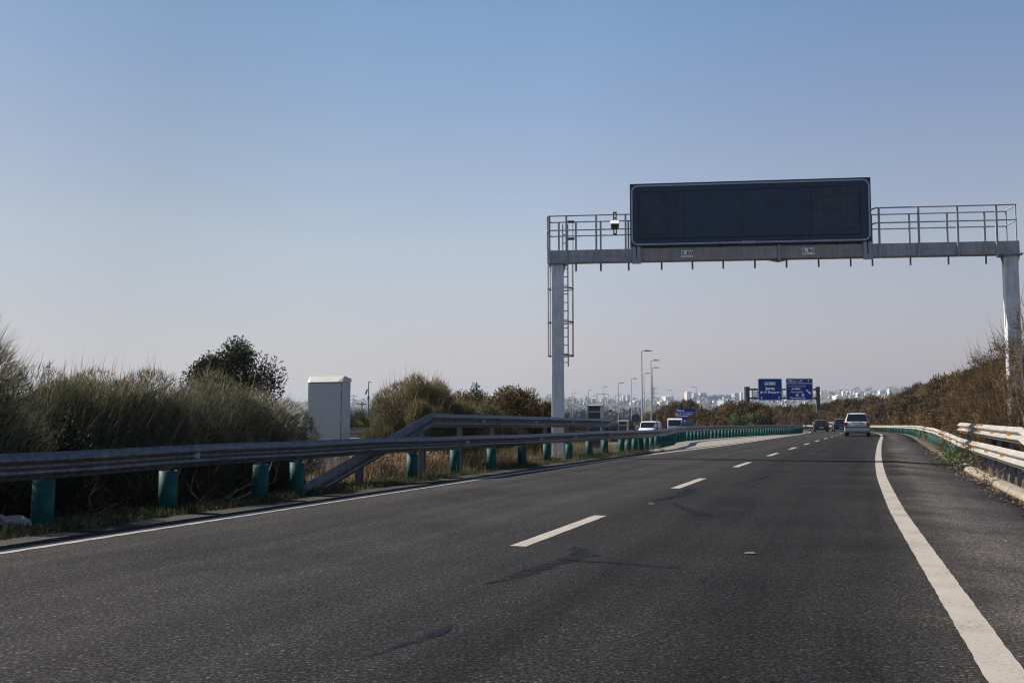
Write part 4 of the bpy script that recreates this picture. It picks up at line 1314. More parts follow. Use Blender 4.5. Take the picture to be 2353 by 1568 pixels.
def dark_car(name, label, cat, loc, rz, paint, H, W=1.74, hatch=True):
    w = W / 2
    secs = [(-1.98, w * .9, .38, .60, w * .86, .66), (-1.96, w * .98, .28, .78, w * .90, .90), (-1.86, w, .24, .92, w * .86, .99), (-1.30, w, .22, .95, w * .66, H - .06), (-.2, w, .20, .93, w * .70, H), (.45, w, .20, .92, w * .68, H - .03), (1.3, w * .99, .22, .90, w * .80, 1.0), (1.9, w * .94, .26, .74, w * .78, .80), (2.02, w * .82, .32, .6, w * .7, .64)]
    c = car(name, label, cat, loc, rz, secs, paint, W, .31, (-1.22, 1.28), (2, .08, .92), (5, .05, .95), [(3, .06, .95), (4, .05, .95)])
    for s in (-1, 1):
        m = MB(); a, b = sorted((s * (w * .99), s * (w * .66))); m.box(a, b, -2.0, -1.84, .74, .93); m.build('tail_light', 'tail', c, bevel=.03)
        m = MB(); a, b = sorted((s * (w + .02), s * (w + .16))); m.box(a, b, .55, .68, .92, 1.05); m.build('mirror', paint, c, bevel=.03)
    bx(c, 'rear_bumper', paint, -w * .98, w * .98, -2.05, -1.92, .32, .60, bevel=.05)
    bx(c, 'rear_skirt', 'plastic', -w * .9, w * .9, -2.0, -1.85, .22, .33, bevel=.03)
    bx(c, 'number_plate', 'white_plate', -.26, .26, -2.062, -2.04, .44, .54, bevel=.004)
    bx(c, 'tailgate_badge', 'rim', -.05, .05, -2.0, -1.94, .82, .89, bevel=.02)
    return c
loc, rz = place(118.5, -1.72)
dark_car('hatchback', 'black hatchback driving away in the left lane', 'car', loc, rz, 'car_black', 1.42)
loc, rz = place(128.0, 1.15)
dark_car('crossover_car', 'dark tall car just left of the white people carrier', 'car', loc, rz, 'car_navy', 1.60, 1.82)
# oncoming vehicles
def opp_place(x, Y, y_top, H):
    p = at(x, y_top, Y); s, u = su(p.x, Y)
    return (p.x, Y, p.z - H), -head(s) + math.pi
loc, rz = opp_place(1491.5, 106, 967.0, 1.86)
w = .92
secs = [(-2.3, w, .35, 1.1, w * .9, 1.80), (-1.9, w, .3, 1.1, w * .92, 1.84), (.4, w, .3, 1.05, w * .88, 1.83), (.75, w, .3, 1.05, w * .84, 1.76), (1.5, w * .99, .3, 1.0, w * .82, 1.12), (2.1, w * .95, .32, .8, w * .75, .88), (2.25, w * .85, .36, .6, w * .6, .66)]
c = car('white_van', 'white van coming towards the camera on the opposite carriageway, furthest left', 'van', loc, rz, secs, 'van_white', 1.84, .32, (-1.3, 1.4), None, (3, .06, .94), [(2, -.9, .9)])
for s in (-1, 1):
    m = MB(); a, b = sorted((s * .94, s * 1.1)); m.box(a, b, 1.0, 1.15, 1.0, 1.25); m.build('mirror', 'black', c, bevel=.03)
    m = MB(); a, b = sorted((s * .85, s * .55)); m.box(a, b, 1.98, 2.2, .72, .86); m.build('headlight', 'rim', c, bevel=.03)
bx(c, 'front_bumper', 'plastic', -.85, .85, 2.1, 2.33, .36, .58, bevel=.05)
loc, rz = opp_place(1580, 110.5, 967.5, 1.47)
c = dark_car('dark_saloon', 'dark car coming towards the camera in front of the white truck', 'car', loc, rz, 'car_navy', 1.47, 1.78)
for s in (-1, 1):
    m = MB(); a, b = sorted((s * .82, s * .5)); m.box(a, b, 1.88, 2.05, .6, .74); m.build('headlight', 'white_plate', c, bevel=.03)
loc, rz = opp_place(1551, 153, 960.3, 2.75)
t = thing('white_truck', 'white truck with a red front bumper coming towards the camera', 'truck', loc, rz)
m = MB(); m.prism([(1.6, .9), (3.25, .9), (3.3, 1.5), (3.05, 2.55), (2.7, 2.72), (1.6, 2.75)], -1.08, 1.08, 'x'); m.build('cab', 'van_white', t, bevel=.06)
m = MB(); m.add([(-.94, 3.315, 1.62), (.94, 3.315, 1.62), (.88, 3.09, 2.5), (-.88, 3.09, 2.5), (-.94, 3.25, 1.60), (.94, 3.25, 1.60), (.88, 3.03, 2.48), (-.88, 3.03, 2.48)], [(0, 1, 2, 3), (7, 6, 5, 4), (0, 4, 5, 1), (1, 5, 6, 2), (2, 6, 7, 3), (3, 7, 4, 0)]); m.build('windscreen', 'glass', t)
bx(t, 'front_bumper', 'car_red', -1.1, 1.1, 3.15, 3.42, .6, 1.22, bevel=.06)
bx(t, 'cargo_bed', 'van_white', -1.05, 1.05, -3.4, 1.45, .95, 2.35, bevel=.03)
bx(t, 'chassis', 'plastic', -.5, .5, -3.2, 3.1, .55, .94, bevel=.02)
bx(t, 'roof_rack', 'rim', -.7, .5, 1.9, 2.6, 2.78, 2.86, bevel=.02)
for s in (-1, 1):
    m = MB(); a, b = sorted((s * 1.12, s * 1.3)); m.box(a, b, 3.0, 3.12, 1.6, 2.1); m.build('mirror', 'black', t, bevel=.03)
    m = MB(); a, b = sorted((s * .95, s * .6)); m.box(a, b, 3.40, 3.45, .9, 1.08); m.build('headlight', 'white_plate', t, bevel=.02)
    for y in (-2.2, 2.4):
        m = MB(); a, b = sorted((s * .78, s * 1.06)); m.tube((a, y, .45), (b, y, .45), .45, .45, 18); w_ = m.build('wheel', 'tyre', t)
        m = MB(); m.tube((s * 1.061, y, .45), (s * 1.075, y, .45), .26, .22, 12); m.build('rim', 'rim', w_)

# ------------------------------------------------------------------ plants
def twigs(rng, p, d, L, w, bend=0.0):
    """tapering blades: p start, d direction, L length, w width; every blade is a triangle"""
    n = len(p)
    r = rng.normal(size=(n, 3)); side = np.cross(d, r); side /= np.linalg.norm(side, axis=1)[:, None] + 1e-9
    a = p - side * (w / 2)[:, None]; b = p + side * (w / 2)[:, None]
    c = p + d * L[:, None] + rng.normal(size=(n, 3)) * (bend * L)[:, None]
    return np.stack([a, b, c], 1).reshape(-1, 3)
def leaves(rng, p, d, L, w):
    n = len(p)
    r = rng.normal(size=(n, 3)); side = np.cross(d, r); side /= np.linalg.norm(side, axis=1)[:, None] + 1e-9
    mid = p + d * (L * .5)[:, None]
    a = p; b = mid + side * (w / 2)[:, None]; c = p + d * L[:, None]; e = mid - side * (w / 2)[:, None]
    return np.stack([a, b, c, e], 1).reshape(-1, 3)
def unit(v): return v / (np.linalg.norm(v, axis=1)[:, None] + 1e-9)

def stems_mesh(seed, n, R, H, r0, mat='bark', spread=.7, low=.0):
    rr = random.Random(seed); m = MB()
    for i in range(n):
        a = rr.uniform(0, 6.283); q = rr.uniform(.1, 1) * spread
        p = Vector((rr.uniform(-.15, .15) * R, rr.uniform(-.15, .15) * R, -.05)); r = r0 * rr.uniform(.6, 1.1)
        tgt = Vector((math.cos(a) * R * q, math.sin(a) * R * q, H * rr.uniform(.55, .9) * (1 - .4 * q * q)))
        prev = p; k = 5
        for j in range(1, k + 1):
            t = j / k
            cur = p.lerp(tgt, t) + Vector((rr.uniform(-1, 1), rr.uniform(-1, 1), rr.uniform(-.5, .5))) * (.06 * R)
            cur.z += .12 * H * math.sin(t * math.pi) * (low - .5)
            m.tube(prev, cur, r * (1 - .8 * (j - 1) / k), r * (1 - .8 * j / k), 5, False)
            if j >= 2 and rr.random() < .8:
                e = cur + Vector((rr.uniform(-1, 1), rr.uniform(-1, 1), rr.uniform(.1, 1))) * (.22 * R)
                m.tube(cur, e, r * .4, r * .1, 4, False)
            prev = cur
    return m.mesh('stems', mat)

def broom_mesh(seed, n, R, H, mat, w=.009, lump=7, wind=.15, L=(.05, .17), spikes=170, dome=False):
    rng = np.random.default_rng(seed)
    ph = rng.uniform(0, 6.283, n); rho = np.sqrt(rng.uniform(0, 1, n))
    # tussocks give the outline its lumps
    k = rng.integers(0, lump, n)
    ta = rng.uniform(0, 6.283, lump); tr = rng.uniform(.2, .62, lump); tz = rng.uniform(.72, 1.0, lump); ts = rng.uniform(.42, .62, lump)
    if dome: tr = np.sqrt(rng.uniform(0, .7, lump)); ts = rng.uniform(.24, .40, lump)
    tr[0] = .05; tz[0] = 1.0; ts[0] = .62
    cx_, cy_ = tr[k] * np.cos(ta[k]), tr[k] * np.sin(ta[k])
    x = cx_ + ts[k] * rho * np.cos(ph); y = cy_ + ts[k] * rho * np.sin(ph)
    rr = np.sqrt(x * x + y * y)
    top = tz[k] * (1 - .55 * rho ** 2.4) * (1 - .25 * np.clip(rr, 0, 1.3) ** 2)
    if dome: top = (np.sqrt(np.clip(1.03 - tr ** 2.4, .05, 1)) * rng.uniform(.82, 1.0, lump))[k] * (.70 + .30 * np.sqrt(1 - rho ** 2 * .98))
    z = top * (1 - .75 * rng.uniform(0, 1, n) ** 1.9) * .88
    p = np.stack([x * R, y * R, z * H], 1)
    d = unit(np.stack([x * .7 + wind + rng.normal(0, .36, n), y * .7 + rng.normal(0, .36, n), .75 + rng.normal(0, .3, n)], 1))
    LL = rng.uniform(L[0], L[1], n)
    V = [twigs(rng, p, d, LL, rng.uniform(.6, 1.3, n) * w, .10)]
    t = [np.clip(rng.uniform(.05, .66, n) + .32 * (p[:, 2] / H) ** 3 + rng.uniform(-.16, .16, lump)[k], 0, 1)]  # blades paler towards the top: golden tips and sunlight put into the tint
    if spikes:
        ns = spikes; ii = rng.integers(0, n, ns)
        p2 = p[ii].copy(); p2[:, 2] = top[ii] * H * .86
        d2 = unit(np.stack([x[ii] * .4 + wind * .6 + rng.normal(0, .12, ns), y[ii] * .4 + rng.normal(0, .12, ns), np.ones(ns)], 1))
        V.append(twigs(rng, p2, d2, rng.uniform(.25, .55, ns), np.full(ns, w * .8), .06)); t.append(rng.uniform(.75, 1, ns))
    return fast('foliage', np.concatenate(V), 3, mat, np.concatenate(t))

def leafy_mesh(seed, n, R, H, z0, mat, size=.05, clumps=26, lobe=(.16, .30)):
    """crown of leaf clumps gathered at the ends of limbs, with gaps between"""
    rng = np.random.default_rng(seed)
    c = rng.normal(size=(clumps, 3)); c = unit(c) * rng.uniform(.35, .95, (clumps, 1)); c[:, 2] = np.abs(c[:, 2]) * .9 - .12
    k = rng.integers(0, clumps, n)
    o = rng.normal(size=(n, 3)); o = unit(o) * (rng.uniform(0, 1, (n, 1)) ** .45) * rng.uniform(lobe[0], lobe[1], (clumps, 1))[k]
    p = (c[k] + o) * np.array([R, R, (H - z0)]) + np.array([0, 0, z0])
    p[:, 2] = np.maximum(p[:, 2], .02)
    d = unit(o * 1.5 + np.array([0, 0, .5]) + rng.normal(0, .5, (n, 3)))
    V = leaves(rng, p, d, rng.uniform(.7, 1.5, n) * size, rng.uniform(.35, .7, n) * size)
    return fast('foliage', V, 4, mat, rng.uniform(.0, 1, n) * .8 + rng.uniform(-.1, .2, clumps)[k])

def fuzzy_mesh(seed, n, R, H, mat, w=.012, L=(.15, .45), clumps=46, spikes=60, sparse=1.0):
    """fine feathery branchlets in plumes, the way tamarisk grows"""
    rng = np.random.default_rng(seed)
    ph = rng.uniform(0, 6.283, clumps); q = np.sqrt(rng.uniform(0, 1, clumps)); zz = rng.uniform(.05, 1, clumps) ** .8
    prof = np.sqrt(np.clip(1 - (zz * .96) ** 2.3, .02, 1))
    c = np.stack([q * prof * np.cos(ph) * R, q * prof * np.sin(ph) * R, zz * H * .92], 1)
    k = rng.integers(0, clumps, n)
    sz = rng.uniform(.16, .34, clumps) * sparse
    o = rng.normal(size=(n, 3)) * np.array([1, 1, .8]); o = unit(o) * rng.uniform(0, 1, (n, 1)) ** .5 * sz[k][:, None]
    p = c[k] + o * np.array([R, R, H * .7]); p[:, 2] = np.maximum(p[:, 2], .0)
    d = unit(o * 2.2 + np.stack([np.cos(ph), np.sin(ph), np.full(clumps, .7)], 1)[k] * .55 + rng.normal(0, .42, (n, 3)))
    V = [twigs(rng, p, d, rng.uniform(L[0], L[1], n), rng.uniform(.6, 1.4, n) * w, .15)]
    t = [np.clip(rng.uniform(0, .75, n) + rng.uniform(-.18, .28, clumps)[k], 0, 1)]
    if spikes:
        jj = rng.integers(0, clumps, spikes); hi = zz[jj] > .55
        p2 = c[jj] + rng.normal(size=(spikes, 3)) * .08 * R
        d2 = unit(np.stack([rng.normal(0, .35, spikes), rng.normal(0, .35, spikes), np.ones(spikes)], 1))
        V.append(twigs(rng, p2, d2, rng.uniform(.5, .95, spikes) * (.28 * H), np.full(spikes, w * 1.3), .08)); t.append(rng.uniform(.3, .9, spikes))
    return fast('foliage', np.concatenate(V), 3, mat, np.concatenate(t))

def plant(name, label, cat, x, y, fol, stem=None, scale=1.0, rz=None, group=None, zs=None, dz=0.0):
    g = thing(name, label, cat, (x, y, gz(x, y) - .02 + dz), R_.uniform(0, 6.28) if rz is None else rz, group)
    g.scale = (scale, scale, scale * (zs or 1))
    link('foliage', fol, g)
    if stem: link('stems', stem, g)
    return g

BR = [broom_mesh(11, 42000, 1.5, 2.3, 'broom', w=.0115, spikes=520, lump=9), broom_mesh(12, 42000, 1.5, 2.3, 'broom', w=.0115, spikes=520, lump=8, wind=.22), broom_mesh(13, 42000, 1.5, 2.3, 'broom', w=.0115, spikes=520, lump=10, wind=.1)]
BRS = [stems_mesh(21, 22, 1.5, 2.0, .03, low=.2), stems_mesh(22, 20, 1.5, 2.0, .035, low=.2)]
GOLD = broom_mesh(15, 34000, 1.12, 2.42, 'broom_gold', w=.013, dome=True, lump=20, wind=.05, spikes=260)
for i, (xd, Y, sc, zs, lab) in enumerate((
        (70, 13.1, .93, .96, 'grey-green broom shrub at the left end of the row behind the guardrail'),
        (205, 13.8, .92, .96, 'grey-green broom shrub second from the left behind the guardrail, beside the leftmost one'),
        (335, 14.7, .93, .97, 'grey-green broom shrub in the middle of the row, left of the dark leafy tree'),
        (470, 15.9, .96, .97, 'grey-green broom shrub directly in front of the dark leafy tree'),
        (584, 17.3, .76, 1.04, 'grey-green broom shrub whose tips touch the grey cabinet'))):
    x = at(xd, 966, Y).x
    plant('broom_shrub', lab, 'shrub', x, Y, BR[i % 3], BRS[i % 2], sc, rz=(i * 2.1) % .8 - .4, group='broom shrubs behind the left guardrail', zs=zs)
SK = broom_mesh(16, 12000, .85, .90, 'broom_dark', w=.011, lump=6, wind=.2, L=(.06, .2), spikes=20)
SKS = stems_mesh(23, 18, 1.15, .75, .024, 'bark_pale', spread=1.0, low=.3)
for i, (xd, Y, lab) in enumerate(((-40, 11.6, 'low twiggy undergrowth bush at the left edge under the guardrail'), (150, 12.3, 'low twiggy bush behind the guardrail between the two nearest green sleeves'), (300, 13.1, 'low twiggy bush just left of the second green sleeve'), (455, 14.0, 'low twiggy bush with bare branches right of the second green sleeve'), (585, 15.4, 'low twiggy bush behind the third green sleeve'))):
    plant('undergrowth_bush', lab, 'bush', at(xd, 966, Y).x, Y, SK, SKS, 1.0, group='low bushes under the left guardrail')
for s_, u_, lab in ((-1.2, -7.3, 'grey-green broom shrub added unseen past the left edge to shade the shoulder'), (-4.2, -7.4, 'grey-green broom shrub added unseen further out past the left edge to shade the shoulder')):  # unseen shrubs added to cast shade on the left shoulder
    p = P(s_, u_); plant('broom_shrub', lab, 'shrub', p.x, p.y, BR[1], BRS[0], .95, rz=.2, group='broom shrubs behind the left guardrail', zs=1.15)
DL = leafy_mesh(31, 9000, 1.0, 1.9, .25, 'dark_leaf', .055, 30)
plant('dark_shrub', 'dark shrub filling the left edge of the view below the wispy twigs', 'shrub', at(14, 966, 11.75).x, 11.75, DL, BRS[0], .95, zs=1.05)
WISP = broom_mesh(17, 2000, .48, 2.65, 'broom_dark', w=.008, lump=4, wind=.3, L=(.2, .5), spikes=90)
plant('wispy_shrub', 'tall wispy dark shrub at the left edge of the view', 'shrub', at(-22, 966, 13.6).x, 13.6, WISP, None, 1.0, rz=0)
# dark leafy tree behind the broom
TL = leafy_mesh(35, 15000, 1.30, 3.30, 1.85, 'dark_leaf', .065, 13, lobe=(.24, .46))
TS = stems_mesh(34, 9, 1.5, 3.1, .07, low=.6)
x = at(522, 966, 24).x
g = thing('leafy_tree', 'dark evergreen tree showing above the broom shrubs left of the cabinet', 'tree', (x, 24, gz(x, 24)), .6)
link('crown', TL, g); TS2 = TS.copy(); link('trunk', TS2, g)
# between cabinet and gantry
def px_plant(name, lab, cat, xd, Y, fol, stem, sc, zs=1.0, group=None, rz=None, dz=0):
    return plant(name, lab, cat, at(xd, 966, Y).x, Y, fol, stem, sc, rz, group, zs, dz)
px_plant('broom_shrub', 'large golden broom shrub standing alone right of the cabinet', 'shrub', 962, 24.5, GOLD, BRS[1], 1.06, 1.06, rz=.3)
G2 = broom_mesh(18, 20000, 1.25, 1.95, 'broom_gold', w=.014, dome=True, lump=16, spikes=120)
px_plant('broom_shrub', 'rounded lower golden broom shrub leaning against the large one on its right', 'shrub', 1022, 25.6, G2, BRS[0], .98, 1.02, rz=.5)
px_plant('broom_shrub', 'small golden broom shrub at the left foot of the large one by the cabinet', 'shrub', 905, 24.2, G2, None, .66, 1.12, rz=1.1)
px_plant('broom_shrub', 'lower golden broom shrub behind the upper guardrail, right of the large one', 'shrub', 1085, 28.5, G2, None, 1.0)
TM = [fuzzy_mesh(41 + i, 10000, 1.0, 1.0, 'tamarisk', w=.012, L=(.06, .2), spikes=50) for i in range(2)]
def clump_bush(seed, n, R, H, mat, size, clumps):
    rng = np.random.default_rng(seed)
    ph = rng.uniform(0, 6.283, clumps); q = np.sqrt(rng.uniform(.15, 1, clumps)); zz = rng.uniform(.1, 1, clumps)
    prof = np.sqrt(np.clip(1 - (zz * .97) ** 2.2, .03, 1))
    c = np.stack([q * prof * np.cos(ph) * R, q * prof * np.sin(ph) * R, zz * H * .86], 1)
    k = rng.integers(0, clumps, n); sz = rng.uniform(.13, .28, clumps) * R
    o = unit(rng.normal(size=(n, 3))) * rng.uniform(0, 1, (n, 1)) ** .4 * sz[k][:, None]
    p = c[k] + o * np.array([1, 1, 1.25]); p[:, 2] = np.maximum(p[:, 2], 0)
    d = unit(o * 1.2 / R * 2.2 + rng.normal(0, .45, (n, 3)) + np.array([0, 0, .25]))
    return fast('foliage', leaves(rng, p, d, rng.uniform(.7, 1.6, n) * size, rng.uniform(.22, .5, n) * size), 4, mat, np.clip(rng.uniform(0, .6, n) + rng.uniform(-.2, .35, clumps)[k], 0, 1))
FZ1 = clump_bush(51, 14000, 1.25, 2.4, 'tamarisk', .10, 46)
px_plant('brown_shrub', 'brown shrub touching the left column of the gantry', 'shrub', 1197, 32.5, FZ1, BRS[0], 1.0, 1.0)
LS = leafy_mesh(52, 7500, 1.0, 2.25, .3, 'green_leaf', .07, 22)
px_plant('leafy_shrub', 'loose leafy shrub between the golden broom and the brown shrub', 'shrub', 1108, 33.5, LS, BRS[1], 1.15, 1.05)
px_plant('brown_shrub', 'brown shrub directly behind the loose leafy shrub', 'shrub', 1092, 34.5, FZ1, None, .95, 1.0)
px_plant('brown_shrub', 'low brown shrub at the right side of the one touching the gantry column', 'shrub', 1240, 33.5, FZ1, None, .8, 1.0)
px_plant('brown_shrub', 'brown shrub between the loose leafy shrub and the one touching the gantry column', 'shrub', 1148, 34, FZ1, None, .92, .98)
px_plant('brown_shrub', 'low brown shrub behind the left guardrail just right of the gantry column', 'shrub', 1318, 47, FZ1, None, .8, .62)
px_plant('dark_shrub', 'dark bush between the two equipment boxes beyond the gantry', 'shrub', 1420, 64, DL, None, 1.05, 1.15)
px_plant('dark_shrub', 'dark low bush around the foot of the round sign', 'shrub', 1447, 84, DL, None, 1.0, .95)
# dwarf palm clump seen right of the cabinet
def palm_mesh(seed):
    rng = np.random.default_rng(seed); V = []; T = []
    for i in range(34):
        a = rng.uniform(0, 6.283); el = rng.uniform(.35, 1.4)
        d = np.array([math.cos(a) * math.cos(el), math.sin(a) * math.cos(el), math.sin(el)]); c = d * rng.uniform(.6, 1.1)
        n = 16; sd = np.cross(d, [0, 0, 1.]); sd /= np.linalg.norm(sd); up = np.cross(sd, d)
        an = np.linspace(-1.25, 1.25, n); dirs = np.outer(np.cos(an), d) + np.outer(np.sin(an), sd) + rng.normal(0, .06, (n, 3))
        V.append(leaves(rng, np.repeat(c[None], n, 0), unit(dirs), np.full(n, .55), np.full(n, .06))); T.append(np.full(n, rng.uniform(0, 1)))
    return fast('foliage', np.concatenate(V), 4, 'palm', np.concatenate(T))
PM = palm_mesh(5)
px_plant('dwarf_palm', 'fan palm clump behind the far guardrail, right of the cabinet', 'palm', 862, 45, PM, None, 1.25, 1.0)
px_plant('dwarf_palm', 'darker fan palm clump between the cabinet and the brighter palm', 'palm', 822, 48, PM, None, 1.2, .9)
# the brown hedge along the right guardrail
HB = [clump_bush(61 + i, 22000, 2.2, 3.4, 'tamarisk', .15, 60) for i in range(3)]
HF = [clump_bush(71 + i, 9000, 2.2, 3.4, 'tamarisk', .26, 42) for i in range(3)]
HS = [stems_mesh(81 + i, 16, 2.2, 3.2, .045, 'bark_pale', spread=.8, low=.4) for i in range(2)]
TOPS = [(-10, 3.0), (8, 3.1), (30, 3.7), (55, 4.5), (75, 5.0), (115, 5.7), (155, 5.2), (200, 5.0), (270, 5.2)]
s = 23.0; i = 0
hr = random.Random(9)
HL = 'brown tamarisk bush in the long hedge behind the right guardrail'
while s < 262:
    top = lerp(TOPS, s)
    for row, (u, f) in enumerate(((7.9, .68), (10.6, 1.0))):
        uu = u + hr.uniform(-.35, .35); ss = s + (1.6 if row else 0) + hr.uniform(-.6, .6)
        hh = top * f * hr.uniform(.84, 1.06)
        p = P(ss, uu); near_ = ss < 75
        fol = hr.choice(HB if near_ else HF)
        sc = (1.0 if row else .84) * hr.uniform(.9, 1.12)
        plant('tamarisk_bush', HL, 'bush', p.x, p.y, fol, hr.choice(HS) if near_ else None, sc, None, 'brown hedge behind the right guardrail', hh / (3.4 * sc))
    s += 2.6 if s < 80 else 3.4; i += 1
# nearer, redder bushes by the right column
RB = fuzzy_mesh(91, 11000, 1.25, 3.0, 'tamarisk_red', w=.012, L=(.06, .2), clumps=64, spikes=110, sparse=.8)
WT = fuzzy_mesh(98, 2600, .9, 4.3, 'tamarisk_red', w=.012, L=(.06, .2), clumps=44, spikes=60, sparse=.55)
WTS = stems_mesh(99, 12, .9, 4.2, .03, 'bark_pale', spread=.9, low=.5)
px_plant('wispy_tree', 'tall wispy tamarisk with bare twigs at the right edge, higher than the bushes', 'tree', 2384, 23.6, WT, WTS, 1.0)
RS = stems_mesh(92, 20, 1.25, 2.9, .026, 'bark_pale', spread=.95, low=.5)
for xd, Y, sc, zs, lab in ((2352, 24.8, 1.0, 1.16, 'russet bush with bare pale branches at the right edge, before the gantry column'),
                           (2300, 27.2, .80, 1.05, 'small russet bush before the right gantry column, left of the one with bare branches'),
                           (2322, 25.2, .70, .8, 'low russet bush close behind the upper right guardrail at the right edge'),
                           (2290, 33.0, 1.15, 1.05, 'russet bush behind the upper right guardrail, left of the gantry column'),
                           (2245, 39.0, 1.15, .95, 'brownish bush left of the russet ones near the upper right guardrail end'),
                           (2330, 31.5, 1.0, .95, 'russet bush directly behind the right gantry column')):
    px_plant('russet_bush', lab, 'bush', xd, Y, RB, RS, sc, zs)
GB = leafy_mesh(93, 5000, 1.2, 2.2, .1, 'blue_leaf', .10, 24)
p = P(74, 6.9); plant('green_bush', 'small grey-green bush at the foot of the brown hedge', 'bush', p.x, p.y, GB, None, .95, zs=1.0)
for xd, yd, Y, lab in ((2178, 838, 50, 'dark leafy tree top poking out of the brown hedge, right one'), (2120, 850, 62, 'dark leafy tree top poking out of the brown hedge, middle one'), (1985, 893, 120, 'dark leafy tree top poking out of the brown hedge, far one')):
    pass
TT = leafy_mesh(94, 3500, 1.0, 5.0, 2.5, 'dark_leaf', .12, 16)
TTS = stems_mesh(95, 5, .8, 4.4, .05, low=.5)
for s_, u_, k_, lab in ((36, 9.0, .82, 'dark green tree poking out of the hedge nearest to the upper right guardrail'), (47, 9.4, .93, 'dark green tree poking out of the hedge left of the nearest one'), (72, 10, 1.12, 'dark green tree poking out of the hedge above the grey-green bush')):
    p = P(s_, u_); g = thing('hedge_tree', lab, 'tree', (p.x, p.y, gz(p.x, p.y)), s_ * 1.0); g.scale = (k_,) * 3
    link('crown', TT, g); link('trunk', TTS, g)
# the mound of bushes on the median and the bushes beyond the vehicles
for i, (xd, Y, yt, sc) in enumerate(((1612, 112, 950, .95), (1642, 108, 936, 1.0), (1672, 112, 927, 1.1), (1702, 106, 921, 1.12), (1727, 103, 924, 1.0), (1741, 98, 941, .72), (1655, 102, 957, .8), (1685, 98, 958, .8))):
    p = at(xd, yt, Y); hh = p.z - gz(p.x, Y)
    plant('tamarisk_bush', 'brown tamarisk bush in the mound on the median below the overhead signs', 'bush', p.x, Y, HF[i % 2], None, sc, None, 'mound of brown bushes on the median', hh / (3.35 * sc))
p = at(1705, 941, 93.5); hh = p.z - gz(p.x, 93.5)
GB2 = leafy_mesh(96, 6500, 1.9, hh, .1, 'green_leaf', .16, 34)
plant('green_bush', 'rounded bright green bush in front of the brown mound on the median', 'bush', p.x, 93.5, GB2, None, 1.0)
DLF = leafy_mesh(97, 4500, 1.5, 2.8, .1, 'dark_leaf', .16, 22)
p = at(1738, 940, 95); plant('dark_shrub', 'dark bush at the right end of the median mound', 'bush', p.x, 95, DLF, None, .95, zs=1.15)
for i, (xd, Y, yt, sc) in enumerate(((1532, 185, 930, 1.2), (1556, 182, 922, 1.2), (1578, 188, 917, 1.3), (1598, 176, 934, 1.2), (1512, 190, 944, 1.1), (1492, 196, 948, 1.1), (1618, 176, 941, 1.2))):
    p = at(xd, yt, Y); hh = p.z - gz(p.x, Y)
    plant('tamarisk_bush', 'brown bush beyond the white truck and the oncoming vehicles', 'bush', p.x, Y, HF[i % 2], None, sc, None, 'brown bushes beyond the oncoming vehicles', hh / (3.35 * sc))
for i, (xd, Y, yt) in enumerate(((1330, 120, 952), (1365, 130, 955), (1400, 140, 951), (1440, 150, 950))):
    p = at(xd, yt, Y); hh = p.z - gz(p.x, Y)
    plant('dark_shrub', 'dark bush behind the equipment boxes at the foot of the street lamps', 'bush', p.x, Y, DLF, None, 1.2, None, 'dark bushes behind the equipment boxes', hh / (2.8 * 1.2))

# ------------------------------------------------------------------ grass, weeds and litter
def scatter_blades(name, mat, n, sfun, ufun, zoff, hmin, hmax, w, seed, kind='tri', lean=.35, tmin=0, tmax=1, clump=None, keep=None):
    rng = np.random.default_rng(seed)
    pts = []
    while len(pts) < n:
        s = sfun(rng); u = ufun(rng, s)
        if keep and not keep(s, u, rng): continue
        q = P(s, u, zoff(s, u)); pts.append((q.x, q.y, q.z))
    p = np.array(pts)
    d = unit(np.stack([rng.normal(0, lean, n), rng.normal(0, lean, n), np.ones(n)], 1))
    L = rng.uniform(hmin, hmax, n)
    if kind == 'tri': V = twigs(rng, p, d, L, np.full(n, w), .12); k = 3
    else: V = leaves(rng, p, d, L, rng.uniform(.5, 1, n) * w); k = 4
    o = link(name, fast(name, V, k, mat, rng.uniform(tmin, tmax, n)))
    tag(o, kind='stuff'); return o
gl_ = lambda s, u: -.03 if u > -6 else -.03 + .05 * smooth((-u - 6) / 1.5)
patch = lambda s, u: math.sin(s * 2.1 + 1.7 * math.sin(u * 3)) + math.sin(s * .83 + 2) + math.sin(u * 5.3 + s * 1.1)
scatter_blades('verge_grass', 'grass', 30000, lambda r: r.uniform(-8, 27), lambda r, s: -lerp(ASPH_L, s) - abs(r.normal(.0, .75)) + .05, gl_, .04, .16, .010, 201, tmin=.1, tmax=.75, keep=lambda s, u, r: patch(s, u) > -1.2 + r.normal(0, .5))
scatter_blades('straw_grass', 'grass', 12000, lambda r: r.uniform(7.5, 30), lambda r, s: -5.0 - r.uniform(0, 3.4), gl_, .12, .42, .009, 202, tmin=.62, tmax=1.0, keep=lambda s, u, r: patch(u * 2, s) > -.6 + r.normal(0, .5))
scatter_blades('broadleaf_weeds', 'grass', 5200, lambda r: r.uniform(-2, 9.5), lambda r, s: -4.86 - abs(r.normal(0, .35)), gl_, .05, .13, .06, 203, 'leaf', .9, .1, .6, keep=lambda s, u, r: patch(s * 1.3, u) > -.3 + r.normal(0, .4))
scatter_blades('dry_weeds', 'dry', 9000, lambda r: max(7.6, r.normal(10.2, 1.5)), lambda r, s: -6.0 - abs(r.normal(0, .5)), lambda s, u: -.03 + abs(R_.gauss(0, .20)), .03, .09, .045, 204, 'leaf', .9, .1, 1.0)
scatter_blades('dry_stalks', 'dry', 1800, lambda r: r.normal(9.5, 3.5), lambda r, s: -5.8 - abs(r.normal(0, .7)), gl_, .25, .7, .012, 205, lean=.25, tmin=.2, tmax=.9)
